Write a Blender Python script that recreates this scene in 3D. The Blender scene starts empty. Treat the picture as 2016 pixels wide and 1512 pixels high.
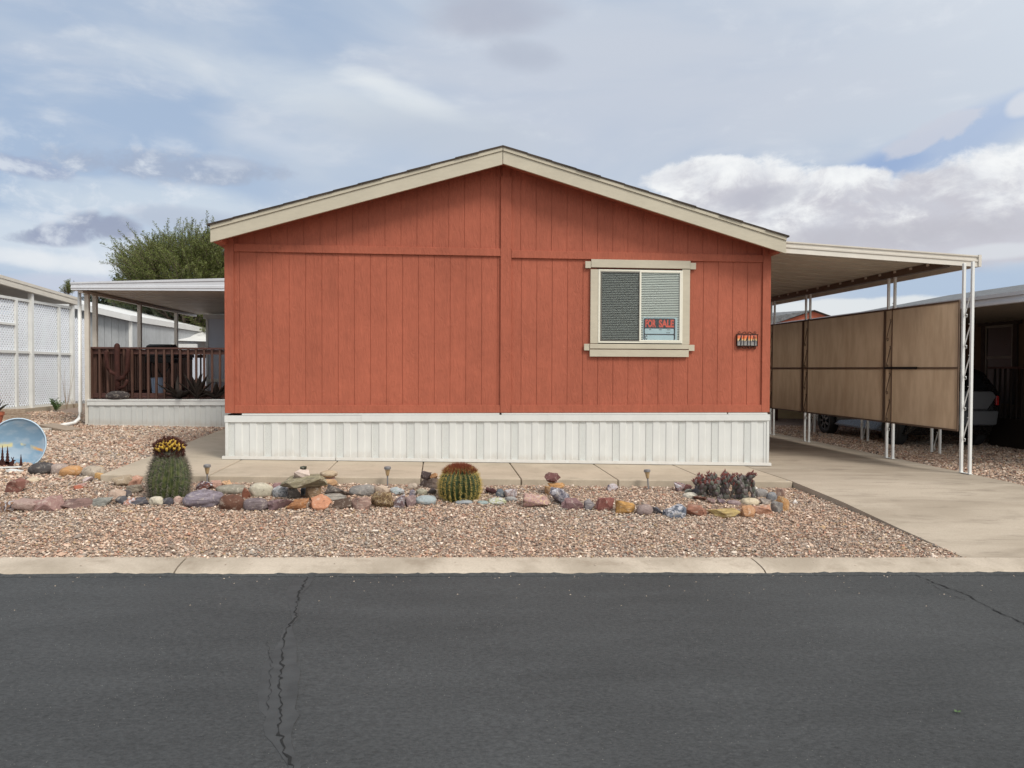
import bpy, bmesh, math, random
import numpy as np
from mathutils import Vector, Matrix
R = math.radians
PI = math.pi
scene = bpy.context.scene
col = scene.collection
random.seed(7)
rng = np.random.default_rng(11)

# ------------------------------------------------------------------ camera
EYE = Vector((0, 0, 1.65))
FPX = 1514.0
cam_d = bpy.data.cameras.new('camera'); cam = bpy.data.objects.new('camera', cam_d); col.objects.link(cam)
CM = Matrix.Rotation(-R(5.47), 3, 'Z') @ Matrix.Rotation(PI/2 - R(1.17), 3, 'X') @ Matrix.Rotation(R(.22), 3, 'Z')
cam.matrix_world = Matrix.Translation(EYE) @ CM.to_4x4()
cam_d.sensor_width = 36; cam_d.lens = FPX/2016*36; cam_d.clip_end = 3000; cam_d.clip_start = .05
scene.camera = cam

def ray(px, py): return CM @ Vector((px-1008, 756-py, -FPX))
def at(px, py, Y): d = ray(px, py); return EYE + d*(Y/d.y)        # point at depth Y
def atX(px, py, X): d = ray(px, py); return EYE + d*(X/d.x)

# ------------------------------------------------------------------ world, sun, exposure
SUN_EL, SUN_AZ = R(48), R(142)
EXPO = 0.0
SKY_STR = .085
SUN_STR = 2.4
SUN_ANGLE = 18
scene.view_settings.view_transform = 'Standard'; scene.view_settings.look = 'None'
scene.view_settings.exposure = EXPO; scene.view_settings.gamma = 1

def lin(c):
    c = c/255.0
    return c/12.92 if c <= .04045 else ((c+.055)/1.055)**2.4
def srgb(r, g, b, k=1.0): return (lin(r)*k, lin(g)*k, lin(b)*k, 1)

class NT:
    """small helper round a node tree"""
    def __init__(s, nt): s.nt = nt; s.n = nt.nodes; s.l = nt.links
    def node(s, t, **kw):
        n = s.n.new(t)
        for k, v in kw.items(): setattr(n, k, v)
        return n
    def link(s, a, b): s.l.new(a, b)
    def put(s, sock, v):
        if isinstance(v, bpy.types.NodeSocket): s.l.new(v, sock)
        else: sock.default_value = v
    def m(s, op, a, b=0.0, c=None, clamp=False):
        n = s.node('ShaderNodeMath', operation=op, use_clamp=clamp)
        s.put(n.inputs[0], a); s.put(n.inputs[1], b)
        if c is not None: s.put(n.inputs[2], c)
        return n.outputs[0]
    def vec(s, x, y, z):
        n = s.node('ShaderNodeCombineXYZ'); s.put(n.inputs[0], x); s.put(n.inputs[1], y); s.put(n.inputs[2], z); return n.outputs[0]
    def noise(s, v, scale, detail=4, rough=.55, dist=0.0):
        n = s.node('ShaderNodeTexNoise'); s.put(n.inputs['Vector'], v)
        n.inputs['Scale'].default_value = scale; n.inputs['Detail'].default_value = detail
        n.inputs['Roughness'].default_value = rough; n.inputs['Distortion'].default_value = dist
        return n.outputs[0]
    def vor(s, v, scale, feature='F1', out=0):
        n = s.node('ShaderNodeTexVoronoi', feature=feature); s.put(n.inputs['Vector'], v); n.inputs['Scale'].default_value = scale
        return n.outputs[out]
    def mapr(s, v, a, b, c=0.0, d=1.0, smooth=True):
        n = s.node('ShaderNodeMapRange', interpolation_type='SMOOTHSTEP' if smooth else 'LINEAR')
        s.put(n.inputs[0], v); s.put(n.inputs[1], a); s.put(n.inputs[2], b); s.put(n.inputs[3], c); s.put(n.inputs[4], d)
        return n.outputs[0]
    def mix(s, f, a, b, mode='MIX'):
        n = s.node('ShaderNodeMix', data_type='RGBA', blend_type=mode)
        s.put(n.inputs[0], f); s.put(n.inputs[6], a); s.put(n.inputs[7], b); return n.outputs[2]
    def ramp(s, f, stops):
        n = s.node('ShaderNodeValToRGB'); cr = n.color_ramp
        while len(cr.elements) < len(stops): cr.elements.new(.5)
        for e, (p, c) in zip(cr.elements, stops): e.position = p; e.color = c
        s.put(n.inputs[0], f); return n.outputs[0]
    def bump(s, h, strength=.3, dist=.01, normal=None):
        n = s.node('ShaderNodeBump'); s.put(n.inputs['Height'], h)
        n.inputs['Strength'].default_value = strength; n.inputs['Distance'].default_value = dist
        if normal is not None: s.put(n.inputs['Normal'], normal)
        return n.outputs[0]
    def scalev(s, v, sx, sy, sz):
        n = s.node('ShaderNodeVectorMath', operation='MULTIPLY'); s.put(n.inputs[0], v); n.inputs[1].default_value = (sx, sy, sz); return n.outputs[0]

world = bpy.data.worlds.new("World"); scene.world = world; world.use_nodes = True
W = NT(world.node_tree)
for n in list(W.n): W.n.remove(n)
sky = W.node('ShaderNodeTexSky', sky_type='NISHITA'); sky.sun_disc = False
sky.sun_elevation = SUN_EL; sky.sun_rotation = SUN_AZ; sky.altitude = 800; sky.air_density = 1.0; sky.dust_density = 1.2
tc = W.node('ShaderNodeTexCoord'); D = tc.outputs['Generated']
sp = W.node('ShaderNodeSeparateXYZ'); W.link(D, sp.inputs[0]); dx, dy, dz = sp.outputs
az = W.m('ARCTAN2', dx, dy); el = W.m('ARCSINE', dz)
def uv(px, py):
    d = ray(px, py).normalized(); return math.atan2(d.x, d.y), math.asin(d.z)
SK = 1/SKY_STR
def C(r, g, b, k=1.0): return (lin(r)*k*SK, lin(g)*k*SK, lin(b)*k*SK, 1)     # cloud radiance in the sky texture's units
streak = W.vec(az, W.m('MULTIPLY', el, 3.2), 0.0)
puff = W.vec(az, W.m('MULTIPLY', el, 1.5), 3.0)
n1 = W.noise(streak, 2.2, 5, .5, .6)
n2 = W.noise(streak, 6.0, 6, .55, .3)
n3 = W.noise(puff, 9.0, 7, .58, .15)
n4 = W.noise(puff, 26.0, 5, .6)
n5 = W.noise(puff, 17.0, 8, .62, .25)
nmix = W.m('ADD', W.m('MULTIPLY', n3, .5), W.m('MULTIPLY', n5, .5))
def blob(px, py, rx, ry, tilt=0.0, noise=n3, amp=1.2, lo=.0, hi=.6):
    u0, v0 = uv(px, py); a = rx/FPX; b = ry/FPX
    du = W.m('SUBTRACT', az, u0); dv = W.m('SUBTRACT', el, v0)
    if tilt: dv = W.m('SUBTRACT', dv, W.m('MULTIPLY', du, tilt))
    r2 = W.m('ADD', W.m('POWER', W.m('DIVIDE', du, a), 2.0), W.m('POWER', W.m('DIVIDE', dv, b), 2.0))
    v = W.m('SUBTRACT', 1.0, r2)
    v = W.m('ADD', v, W.m('MULTIPLY', W.m('SUBTRACT', noise, .5), amp*2))
    return W.mapr(v, lo, hi)
base = W.mix(.7, sky.outputs[0], C(158, 186, 222))
veil = W.mapr(W.m('ADD', n1, W.m('MULTIPLY', az, .28)), .30, .66, .35, .97)
c = W.mix(veil, base, C(199, 209, 222))
c = W.mix(W.m('MULTIPLY', W.mapr(n2, .45, .72), .45), c, C(205, 212, 224))
def lay(c, b, colr, k=1.0): return W.mix(W.m('MULTIPLY', b, k) if k != 1 else b, c, colr)
c = lay(c, blob(1250, 180, 700, 210, 0, n1, .5, 0, 1.1), C(199, 206, 219), .8)
c = lay(c, blob(600, 175, 420, 60, -.10, n2, .7, 0, 1.3), C(214, 222, 230), .8)
c = lay(c, blob(800, 195, 170, 34, -.30, n2, .8, 0, 1.6), C(232, 237, 240), .85)
c = lay(c, blob(520, 275, 150, 24, -.28, n2, .8, 0, 1.6), C(210, 218, 230), .6)
c = lay(c, W.m('MULTIPLY', W.mapr(n2, .48, .68), W.mapr(n5, .42, .62)), C(216, 223, 232), .45)
c = lay(c, blob(860, 260, 300, 60, -.1, n2, .5, 0, 1.3), C(190, 200, 212), .5)
c = lay(c, blob(960, 25, 190, 50, 0, n2, .8, 0, 1.2), C(176, 182, 198), .8)
c = lay(c, blob(1030, 112, 100, 34, -.1, n3, .8, 0, 1.2), C(178, 186, 202), .7)
c = lay(c, blob(250, 395, 300, 45, .05, n2, .9, 0, 1.0), C(206, 218, 230), .8)
c = lay(c, blob(330, 330, 260, 34, .02, n5, 1.5, .1, .9), C(164, 176, 198), .75)
c = lay(c, blob(60, 330, 90, 22, -.1, n5, 1.5, .1, .9), C(160, 172, 198), .75)
c = lay(c, blob(470, 350, 100, 20, .15, n5, 1.5, .1, .9), C(168, 180, 200), .6)
c = lay(c, blob(130, 480, 260, 60, -.03, n2, .9, 0, 1.0), C(214, 224, 234), .8)
c = lay(c, blob(70, 465, 60, 16, .1, n5, 1.3, .1, .8), C(160, 170, 192), .8)
c = lay(c, blob(125, 462, 70, 24, .1, n5, 1.3, .1, .7), C(156, 166, 190), .9)
c = lay(c, blob(212, 445, 70, 28, -.05, n5, 1.2, .1, .7), C(154, 163, 186), .9)
c = lay(c, W.m('MULTIPLY', blob(230, 430, 480, 170, 0, n2, .4, 0, .8), W.mapr(n5, .47, .66)), C(222, 229, 238), .75)
c = lay(c, blob(110, 517, 190, 20, -.06, nmix, 1.1, 0, 1.1), C(232, 236, 240), .85)
c = lay(c, blob(380, 430, 150, 30, 0, n3, .7, .1, .9), C(176, 186, 205), .6)
c = lay(c, blob(150, 560, 160, 20, 0, n3, .7, .1, .9), C(200, 206, 222), .7)
# blue gap at the right, then the cumulus bank
c = lay(c, blob(1900, 270, 260, 50, .28, n2, .7, 0, 1), C(160, 182, 216), .75)
c = lay(c, blob(1740, 325, 90, 26, .1, n3, .7, 0, 1), C(150, 174, 212), .8)
c = lay(c, blob(1838, 262, 90, 26, .3, n5, 1.3, .1, .7), C(200, 205, 218), .85)
c = lay(c, blob(2016, 205, 34, 26, .2, n3, .6, .1, .7), C(214, 218, 226), .8)
cu = W.m('MAXIMUM', blob(1480, 415, 240, 92, -.03, nmix, 1.5, .0, .4), blob(1390, 356, 130, 44, 0, nmix, 1.5, .0, .4))
cu = W.m('MAXIMUM', cu, blob(1655, 366, 90, 42, 0, nmix, 1.4, .0, .4))
cu = W.m('MAXIMUM', cu, blob(2000, 400, 330, 105, .12, nmix, 1.3, .0, .4))
shade = W.mapr(W.m('ADD', W.noise(puff, 11.0, 7, .62, .3), W.m('MULTIPLY', W.m('SUBTRACT', el, uv(1600, 400)[1]), 2.2)), .38, .62)
cc = W.mix(shade, C(200, 200, 209), C(245, 247, 248))
cc = W.mix(W.mapr(n4, .35, .7, 0, .4), cc, C(206, 210, 220))
c = W.mix(cu, c, cc)
c = lay(c, blob(1750, 465, 420, 30, 0, nmix, 1.6, 0, 1.2), C(190, 190, 199), .75)
c = lay(c, blob(1530, 385, 110, 26, .1, nmix, 1.8, 0, 1.1), C(186, 188, 200), .7)
c = lay(c, blob(1890, 560, 300, 42, .02, n2, .7, 0, 1), C(170, 192, 218), .7)
c = lay(c, blob(1660, 612, 260, 26, .03, nmix, 1.3, 0, .5), C(228, 232, 234), .9)
c = lay(c, blob(1960, 495, 80, 16, 0, n3, .7, 0, .8), C(218, 222, 228), .8)
# thin cloud lit by the veiled sun, behind the photographer
sd = Vector((math.sin(SUN_AZ)*math.cos(SUN_EL), math.cos(SUN_AZ)*math.cos(SUN_EL), math.sin(SUN_EL)))
vd = W.node('ShaderNodeVectorMath', operation='DOT_PRODUCT'); W.link(D, vd.inputs[0]); vd.inputs[1].default_value = sd
glow = W.mapr(vd.outputs['Value'], -.1, 1.0, 0, 1)
c = W.mix(W.m('MULTIPLY', glow, .8), c, C(250, 250, 246, 1.5))
bg = W.node('ShaderNodeBackground'); W.link(c, bg.inputs[0]); bg.inputs[1].default_value = SKY_STR
wo = W.node('ShaderNodeOutputWorld'); W.link(bg.outputs[0], wo.inputs[0])

sun_d = bpy.data.lights.new('sun', 'SUN'); sun_d.energy = SUN_STR; sun_d.angle = R(SUN_ANGLE); sun_d.color = (1, .95, .88)
sun = bpy.data.objects.new('sun', sun_d); col.objects.link(sun); sun.location = (0, 0, 30)
sun.rotation_euler = (-sd).to_track_quat('-Z', 'Y').to_euler()

# ------------------------------------------------------------------ ground profile
PROF = [(-100, 0), (6.10, 0), (6.42, .055), (7.0, .12), (7.6, .185), (8.2, .25), (8.85, .305), (10.0, .365), (14, .37), (400, .37)]
DPROF = [(6.42, .062), (7.2, .17), (8.0, .29), (8.85, .385), (9.6, .395), (100, .395)]
def pl(P, y):
    for (a, za), (b, zb) in zip(P, P[1:]):
        if y <= b: return za + (zb-za)*max(0, (y-a))/(b-a)
    return P[-1][1]
def tilt(x): return -.02*max(-14, min(14, x))
def gz(x, y): return pl(PROF, y) + tilt(x)
def dzv(x, y): return pl(DPROF, y) + tilt(x)
def hit(px, py, f):
    d = ray(px, py); lo, hi = 1.0, 60.0
    for _ in range(50):
        m = (lo+hi)/2; p = EYE + d*(m/d.y)
        if p.z > f(p.x, p.y): lo = m
        else: hi = m
    return EYE + d*(lo/d.y)
def gp(px, py): return hit(px, py, gz)
def dp(px, py): return hit(px, py, dzv)

# ------------------------------------------------------------------ object helpers
def setp(o, label=None, cat=None, group=None, kind=None):
    if label: o['label'] = label
    if cat: o['category'] = cat
    if group: o['group'] = group
    if kind: o['kind'] = kind
    return o
def empty(name, loc=(0, 0, 0), rz=0, parent=None, **kw):
    o = bpy.data.objects.new(name, None); col.objects.link(o); o.location = loc; o.rotation_euler = (0, 0, rz); o.empty_display_size = .1
    if parent: o.parent = parent
    return setp(o, **kw)
def link_mesh(name, me, mat, parent=None, smooth=False, loc=None, **kw):
    if mat is not None:
        for m in (mat if isinstance(mat, (list, tuple)) else [mat]): me.materials.append(m)
    if smooth:
        for p in me.polygons: p.use_smooth = True
    o = bpy.data.objects.new(name, me); col.objects.link(o)
    if loc is not None: o.location = loc
    if parent:
        o.parent = parent
        if WORLDSPACE[0]: o.matrix_parent_inverse = Matrix.Translation(-Vector(parent.location))
    return setp(o, **kw)
WORLDSPACE = [True]      # parts are modelled in world coordinates unless this is False
class MB:
    def __init__(s): s.v = []; s.f = []; s.mi = []; s.cur = 0
    def add(s, vs, fs):
        k = len(s.v); s.v += [tuple(v) for v in vs]; s.f += [tuple(i+k for i in f) for f in fs]; s.mi += [s.cur]*len(fs); return s
    def box(s, x0, x1, y0, y1, z0, z1):
        return s.add([(x0,y0,z0),(x1,y0,z0),(x1,y1,z0),(x0,y1,z0),(x0,y0,z1),(x1,y0,z1),(x1,y1,z1),(x0,y1,z1)],
                     [(0,3,2,1),(4,5,6,7),(0,1,5,4),(1,2,6,5),(2,3,7,6),(3,0,4,7)])
    def hexa(s, b, t):      # bottom four, top four (counter-clockwise from above)
        return s.add(list(b)+list(t), [(0,3,2,1),(4,5,6,7),(0,1,5,4),(1,2,6,5),(2,3,7,6),(3,0,4,7)])
    def prism(s, poly, axis, a, b):
        """poly of 2-D points extruded along axis between a and b"""
        def P(p, t):
            return {'x': (t, p[0], p[1]), 'y': (p[0], t, p[1]), 'z': (p[0], p[1], t)}[axis]
        n = len(poly)
        vs = [P(p, a) for p in poly] + [P(p, b) for p in poly]
        fs = [tuple(range(n)), tuple(range(2*n-1, n-1, -1))] + [(i, i+n, (i+1) % n + n, (i+1) % n) for i in range(n)]
        return s.add(vs, fs)
    def bar(s, p, q, w, h=None, up=(0, 0, 1)):
        """box-section bar from p to q, w across, h along up"""
        h = h or w; p = Vector(p); q = Vector(q); d = (q-p).normalized(); up = Vector(up)
        if abs(d.dot(up)) > .98: up = Vector((0, 1, 0))
        a = d.cross(up).normalized()*w/2; b = a.cross(d).normalized()*h/2
        return s.add([p-a-b, p+a-b, p+a+b, p-a+b, q-a-b, q+a-b, q+a+b, q-a+b],
                     [(0,3,2,1),(4,5,6,7),(0,1,5,4),(1,2,6,5),(2,3,7,6),(3,0,4,7)])
    def tube(s, pts, r, n=8, cap=True):
        pts = [Vector(p) for p in pts]; rs = r if isinstance(r, (list, tuple)) else [r]*len(pts)
        k0 = len(s.v); up = Vector((0, 0, 1)); vs = []
        for i, p in enumerate(pts):
            d = (pts[min(i+1, len(pts)-1)] - pts[max(i-1, 0)]).normalized()
            u = up if abs(d.dot(up)) < .95 else Vector((0, 1, 0))
            a = d.cross(u).normalized(); b = a.cross(d)
            for j in range(n):
                t = 2*PI*j/n; vs.append(p + (a*math.cos(t)+b*math.sin(t))*rs[i])
        fs = []
        for i in range(len(pts)-1):
            for j in range(n):
                fs.append((i*n+j, i*n+(j+1) % n, (i+1)*n+(j+1) % n, (i+1)*n+j))
        if cap: fs += [tuple(range(n-1, -1, -1)), tuple((len(pts)-1)*n+j for j in range(n))]
        return s.add(vs, fs)
    def lathe(s, prof, c=(0, 0, 0), n=24):
        vs = []; fs = []; c = Vector(c)
        for r, z in prof:
            for j in range(n): t = 2*PI*j/n; vs.append(c+Vector((r*math.cos(t), r*math.sin(t), z)))
        for i in range(len(prof)-1):
            for j in range(n): fs.append((i*n+j, i*n+(j+1) % n, (i+1)*n+(j+1) % n, (i+1)*n+j))
        fs += [tuple(range(n-1, -1, -1)), tuple((len(prof)-1)*n+j for j in range(n))]
        return s.add(vs, fs)
    def cone(s, p, q, r, n=3):
        p = Vector(p); q = Vector(q); d = (q-p).normalized(); u = Vector((0, 0, 1)) if abs(d.z) < .9 else Vector((1, 0, 0))
        a = d.cross(u).normalized(); b = a.cross(d)
        return s.add([p+(a*math.cos(2*PI*j/n)+b*math.sin(2*PI*j/n))*r for j in range(n)]+[q], [(j, (j+1) % n, n) for j in range(n)])
    def build(s, name, mat=None, parent=None, smooth=False, bevel=0, **kw):
        me = bpy.data.meshes.new(name); me.from_pydata(s.v, [], s.f)
        if len(set(s.mi)) > 1: me.polygons.foreach_set('material_index', s.mi)
        me.update()
        o = link_mesh(name, me, mat, parent, smooth, **kw)
        if bevel:
            b = o.modifiers.new('bevel', 'BEVEL'); b.width = bevel; b.segments = 2; b.limit_method = 'ANGLE'; b.angle_limit = R(40)
        return o
def subtree(o): return [c for c in bpy.data.objects if c.parent is o]
def copy_tree(o, loc=None, rz=None, parent=None, **kw):
    kids = CH[o.name] if o.name in CH else subtree(o)
    c = o.copy(); col.objects.link(c)
    if parent: c.parent = parent
    if loc is not None: c.location = loc
    if rz is not None: c.rotation_euler = (0, 0, rz)
    for k in kids: copy_tree(k, parent=c)
    return setp(c, **kw)
CH = {}

# ------------------------------------------------------------------ materials
def mat(name, build):
    m = bpy.data.materials.new(name); m.use_nodes = True; T = NT(m.node_tree)
    bs = m.node_tree.nodes['Principled BSDF']; T.b = bs
    T.obj = T.node('ShaderNodeTexCoord').outputs['Object']
    T.geo = T.node('ShaderNodeNewGeometry').outputs['Position']
    build(T, bs.inputs); return m
def plain(name, c, rough=.6, metal=0, var=.08, scale=6, bump=.0, bscale=60, spec=.5):
    """plain paint or metal with a little uneven wear"""
    def f(T, i):
        n = T.noise(T.geo, scale, 5, .6)
        k = T.mapr(n, .3, .7, 1-var, 1+var, False)
        cc = T.node('ShaderNodeVectorMath', operation='SCALE'); cc.inputs[0].default_value = c[:3]; T.put(cc.inputs['Scale'], k)
        T.link(cc.outputs[0], i['Base Color'])
        T.put(i['Roughness'], T.mapr(T.noise(T.geo, scale*4, 3), .3, .7, rough-.08, min(1, rough+.08), False)); i['Metallic'].default_value = metal
        i['Specular IOR Level'].default_value = spec
        if bump: T.link(T.bump(T.noise(T.geo, bscale, 4), bump, .004), i['Normal'])
    return mat(name, f)
def wood(name, c, c2, axis='z', scale=18, rough=.7, bump=.3):
    def f(T, i):
        s = {'z': (1, 1, .06), 'x': (.06, 1, 1), 'y': (1, .06, 1)}[axis]
        n = T.noise(T.scalev(T.geo, *s), scale*3, 5, .6, .4)
        T.link(T.mix(T.mapr(n, .35, .68), c, c2), i['Base Color']); i['Roughness'].default_value = rough
        T.link(T.bump(n, bump, .003), i['Normal'])
    return mat(name, f)
def siding_f(T, i, c=srgb(170, 95, 73, .95)):
    g = T.scalev(T.geo, 1, 1, .13)
    n = T.noise(g, 34, 6, .62, 1.2)                      # embossed wood grain
    blot = T.noise(T.geo, 1.1, 4, .5); fine = T.noise(T.geo, 9, 4, .6)
    k = T.m('ADD', T.m('ADD', T.mapr(blot, .3, .7, -.09, .09, False), T.mapr(T.noise(T.scalev(T.geo, 1, 1, .08), 5, 4, .6), .3, .7, -.06, .06, False)), T.mapr(fine, .3, .7, -.05, .05, False))
    k = T.m('ADD', k, T.mapr(n, .3, .7, .9, 1.06, False))
    cc = T.node('ShaderNodeVectorMath', operation='SCALE'); cc.inputs[0].default_value = c[:3]; T.put(cc.inputs['Scale'], k)
    T.link(cc.outputs[0], i['Base Color']); i['Roughness'].default_value = .72; i['Specular IOR Level'].default_value = .25
    knots = T.noise(T.scalev(T.geo, 1, 1, .35), 11, 3, .5, 2.5)
    h = T.m('ADD', n, T.m('MULTIPLY', T.mapr(knots, .45, .6), .6))
    T.link(T.bump(h, .5, .006), i['Normal'])
M = {}
M['siding'] = mat('painted_siding', siding_f)
def creamf(T, i, c=srgb(198, 189, 168, .9)):
    n = T.noise(T.scalev(T.geo, .25, 1, 1), 30, 5, .6, .5); b = T.noise(T.geo, 2.5, 4)
    k = T.m('ADD', T.mapr(n, .3, .7, .95, 1.04, False), T.mapr(b, .3, .7, -.05, .05, False))
    cc = T.node('ShaderNodeVectorMath', operation='SCALE'); cc.inputs[0].default_value = c[:3]; T.put(cc.inputs['Scale'], k)
    T.link(cc.outputs[0], i['Base Color']); i['Roughness'].default_value = .65; T.link(T.bump(n, .2, .003), i['Normal'])
M['cream'] = mat('cream_trim', creamf)
def vinyl(T, i, c=srgb(222, 223, 219, .88)):
    n = T.noise(T.geo, 3, 4); dirt = T.mapr(T.noise(T.scalev(T.geo, 1, 1, .2), 12, 4, .7), .5, .8, 1.0, .93, False)
    k = T.m('MULTIPLY', T.mapr(n, .3, .7, .96, 1.03, False), dirt)
    cc = T.node('ShaderNodeVectorMath', operation='SCALE'); cc.inputs[0].default_value = c[:3]; T.put(cc.inputs['Scale'], k)
    sz = T.node('ShaderNodeSeparateXYZ'); T.link(T.geo, sz.inputs[0])
    hz = T.m('ADD', T.m('ADD', sz.outputs[2], T.m('MULTIPLY', sz.outputs[0], .02)), T.m('MULTIPLY', T.noise(T.scalev(T.geo, 1, 1, .5), 14, 5, .7), -.22))
    mud = T.mapr(hz, .44, .28, 0, .35)                    # splashed dust along the foot
    T.link(T.mix(mud, cc.outputs[0], srgb(170, 150, 128, .9)), i['Base Color']); i['Roughness'].default_value = .5
    T.link(T.bump(T.noise(T.geo, 7, 3), .12, .01), i['Normal'])
M['vinyl'] = mat('white_vinyl', vinyl)
def vent(T, i):
    v = T.vor(T.geo, 140)
    h = T.mapr(v, .25, .40)
    T.link(T.mix(h, srgb(194, 196, 192, .85), srgb(214, 216, 212, .88)), i['Base Color']); i['Roughness'].default_value = .5
M['vinyl_grey'] = mat('shade_toned_vinyl', lambda T, i: vinyl(T, i, srgb(204, 206, 202, .9)))  # greyed copy of the white vinyl, the deck's shade put into its colour
M['vent'] = mat('perforated_vinyl', vent)
M['white_metal'] = plain('white_painted_metal', srgb(222, 222, 218), .4, 0, .05, 5)
M['lattice'] = plain('white_plastic_lattice', srgb(232, 236, 242), .5, 0, .04, 4)
M['fascia_metal'] = plain('bone_painted_metal', srgb(205, 198, 186), .4, 0, .06, 4)
M['gray_fascia'] = plain('light_grey_painted_metal', srgb(200, 202, 206), .4, 0, .05, 4)
M['soffit'] = plain('pan_roof_underside', srgb(204, 196, 182), .5, 0, .08, 3)
M['window_vinyl'] = plain('window_vinyl', srgb(226, 222, 206), .4, 0, .03)
M['black'] = plain('black_metal', (.012, .011, .011, 1), .5, .3)
M['iron'] = plain('wrought_iron', (.03, .018, .014, 1), .55, .6)
M['rust'] = plain('rusted_steel', (.055, .017, .012, 1), .8, .3, .35, 20)
M['rustdark'] = plain('dark_bronze_steel', (.022, .015, .011, 1), .7, .4, .3, 20)
def shingle(T, i):
    g = T.scalev(T.geo, 1, 3.0, 1)
    v = T.vor(g, 3.3, 'F1', 1); n = T.noise(T.geo, 160, 3, .7)
    c1 = T.mix(T.node('ShaderNodeSeparateColor').outputs[0], srgb(92, 78, 66), srgb(70, 60, 54))
    sep = T.node('ShaderNodeSeparateColor'); T.link(v, sep.inputs[0])
    c1 = T.mix(sep.outputs[0], srgb(96, 82, 70, .6), srgb(66, 56, 50, .5))
    T.link(T.mix(T.m('MULTIPLY', n, .4), c1, srgb(100, 90, 80, .6)), i['Base Color']); i['Roughness'].default_value = .95
    T.link(T.bump(n, .5, .004), i['Normal'])
M['shingle'] = mat('brown_shingles', shingle)
def glass(T, i):
    t = T.node('ShaderNodeBsdfTransparent'); t.inputs[0].default_value = (.97, .99, .98, 1)
    g = T.node('ShaderNodeBsdfGlossy'); g.inputs['Roughness'].default_value = .02; g.inputs['Color'].default_value = (.95, .97, 1, 1)
    fr = T.node('ShaderNodeFresnel'); fr.inputs['IOR'].default_value = 1.5
    T.link(T.bump(T.noise(T.geo, 2.5, 2), .06, .02), g.inputs['Normal'])
    mx = T.node('ShaderNodeMixShader'); T.link(T.m('MULTIPLY', fr.outputs[0], .7), mx.inputs[0]); T.link(t.outputs[0], mx.inputs[1]); T.link(g.outputs[0], mx.inputs[2])
    T.link(mx.outputs[0], T.n['Material Output'].inputs[0])
M['glass'] = mat('window_glass', glass)
def screen(T, i):
    t = T.node('ShaderNodeBsdfTransparent'); mx = T.node('ShaderNodeMixShader'); mx.inputs[0].default_value = .24
    i['Base Color'].default_value = (.03, .035, .034, 1); i['Roughness'].default_value = .8
    T.link(t.outputs[0], mx.inputs[1]); T.link(T.b.outputs[0], mx.inputs[2]); T.link(mx.outputs[0], T.n['Material Output'].inputs[0])
M['screen'] = mat('insect_screen_mesh', screen)
M['blind'] = plain('blind_slats', srgb(232, 232, 222), .5, 0, .02)
M['dark'] = plain('dark_interior', (.02, .02, .02, 1), .9)
M['deck_wood'] = wood('stained_deck_wood', srgb(76, 50, 40, .9), srgb(98, 68, 54, .9))
M['deck_woodx'] = wood('stained_rail_wood', srgb(74, 44, 38, .85), srgb(96, 62, 52, .85), 'x')
M['timber'] = wood('weathered_timber', srgb(140, 122, 104), srgb(168, 152, 134), 'x')
def conc(name, a, b, bumpk=.25, streakx=1.0, streaky=1.0, stain=None):
    def f(T, i):
        g = T.scalev(T.geo, streakx, streaky, 1)
        n = T.noise(g, 1.3, 6, .6, .5); f_ = T.noise(T.geo, 60, 4, .7); blot = T.noise(g, 5, 5, .65, .3)
        cc = T.mix(T.mapr(n, .32, .66), a, b)
        cc = T.mix(T.mapr(f_, .3, .75, 0, .35), cc, tuple(x*.82 for x in a[:3])+(1,))
        cc = T.mix(T.mapr(blot, .5, .72, 0, .35), cc, stain or tuple(x*.7 for x in a[:3])+(1,))
        T.link(cc, i['Base Color']); i['Roughness'].default_value = .9; i['Specular IOR Level'].default_value = .2
        T.link(T.bump(f_, bumpk, .004), i['Normal'])
    return mat(name, f)
M['slab'] = conc('walkway_concrete', srgb(188, 174, 154, .80), srgb(204, 189, 168, .82))
M['drive'] = conc('driveway_concrete', srgb(180, 166, 148, .72), srgb(202, 188, 170, .76), .2, .35, 1.3, srgb(124, 112, 98, .6))
M['kerb'] = conc('kerb_concrete', srgb(186, 172, 154, .72), srgb(212, 198, 180, .80), .6, 1, 1, srgb(140, 122, 104, .75))
M['joint'] = plain('dark_joint_filler', (.09, .075, .06, 1), .95)  # dark brown bed showing through the open slab joints
def asphalt(T, i):
    n1_ = T.noise(T.geo, .45, 4, .5); n2_ = T.noise(T.scalev(T.geo, .25, 1, 1), 3, 4); fine = T.noise(T.geo, 190, 4, .75); med = T.noise(T.scalev(T.geo, .7, 1, 1), 52, 6, .85)
    v = T.vor(T.geo, 150, 'F1', 1); sep = T.node('ShaderNodeSeparateColor'); T.link(v, sep.inputs[0])
    d = T.vor(T.geo, 150)
    k = T.m('ADD', T.mapr(n1_, .3, .7, .84, 1.14, False), T.mapr(n2_, .3, .7, -.12, .12, False))
    k = T.m('MULTIPLY', k, T.mapr(med, .34, .66, .55, 1.45, False))
    cc = T.node('ShaderNodeVectorMath', operation='SCALE'); cc.inputs[0].default_value = (.052, .054, .055); T.put(cc.inputs['Scale'], k)
    spk = T.m('MULTIPLY', T.m('GREATER_THAN', sep.outputs[0], .988), T.m('LESS_THAN', d, .28))
    spk = T.m('MULTIPLY', spk, T.mapr(T.noise(T.geo, 1.6, 3), .42, .6, .1, 1))
    T.link(T.mix(spk, cc.outputs[0], (.38, .36, .32, 1)), i['Base Color'])
    i['Roughness'].default_value = .8; i['Specular IOR Level'].default_value = .35
    h = T.m('ADD', T.m('MULTIPLY', fine, .5), med)
    T.link(T.bump(h, .8, .006), i['Normal'])
M['asphalt'] = mat('sealed_asphalt', asphalt)
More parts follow.
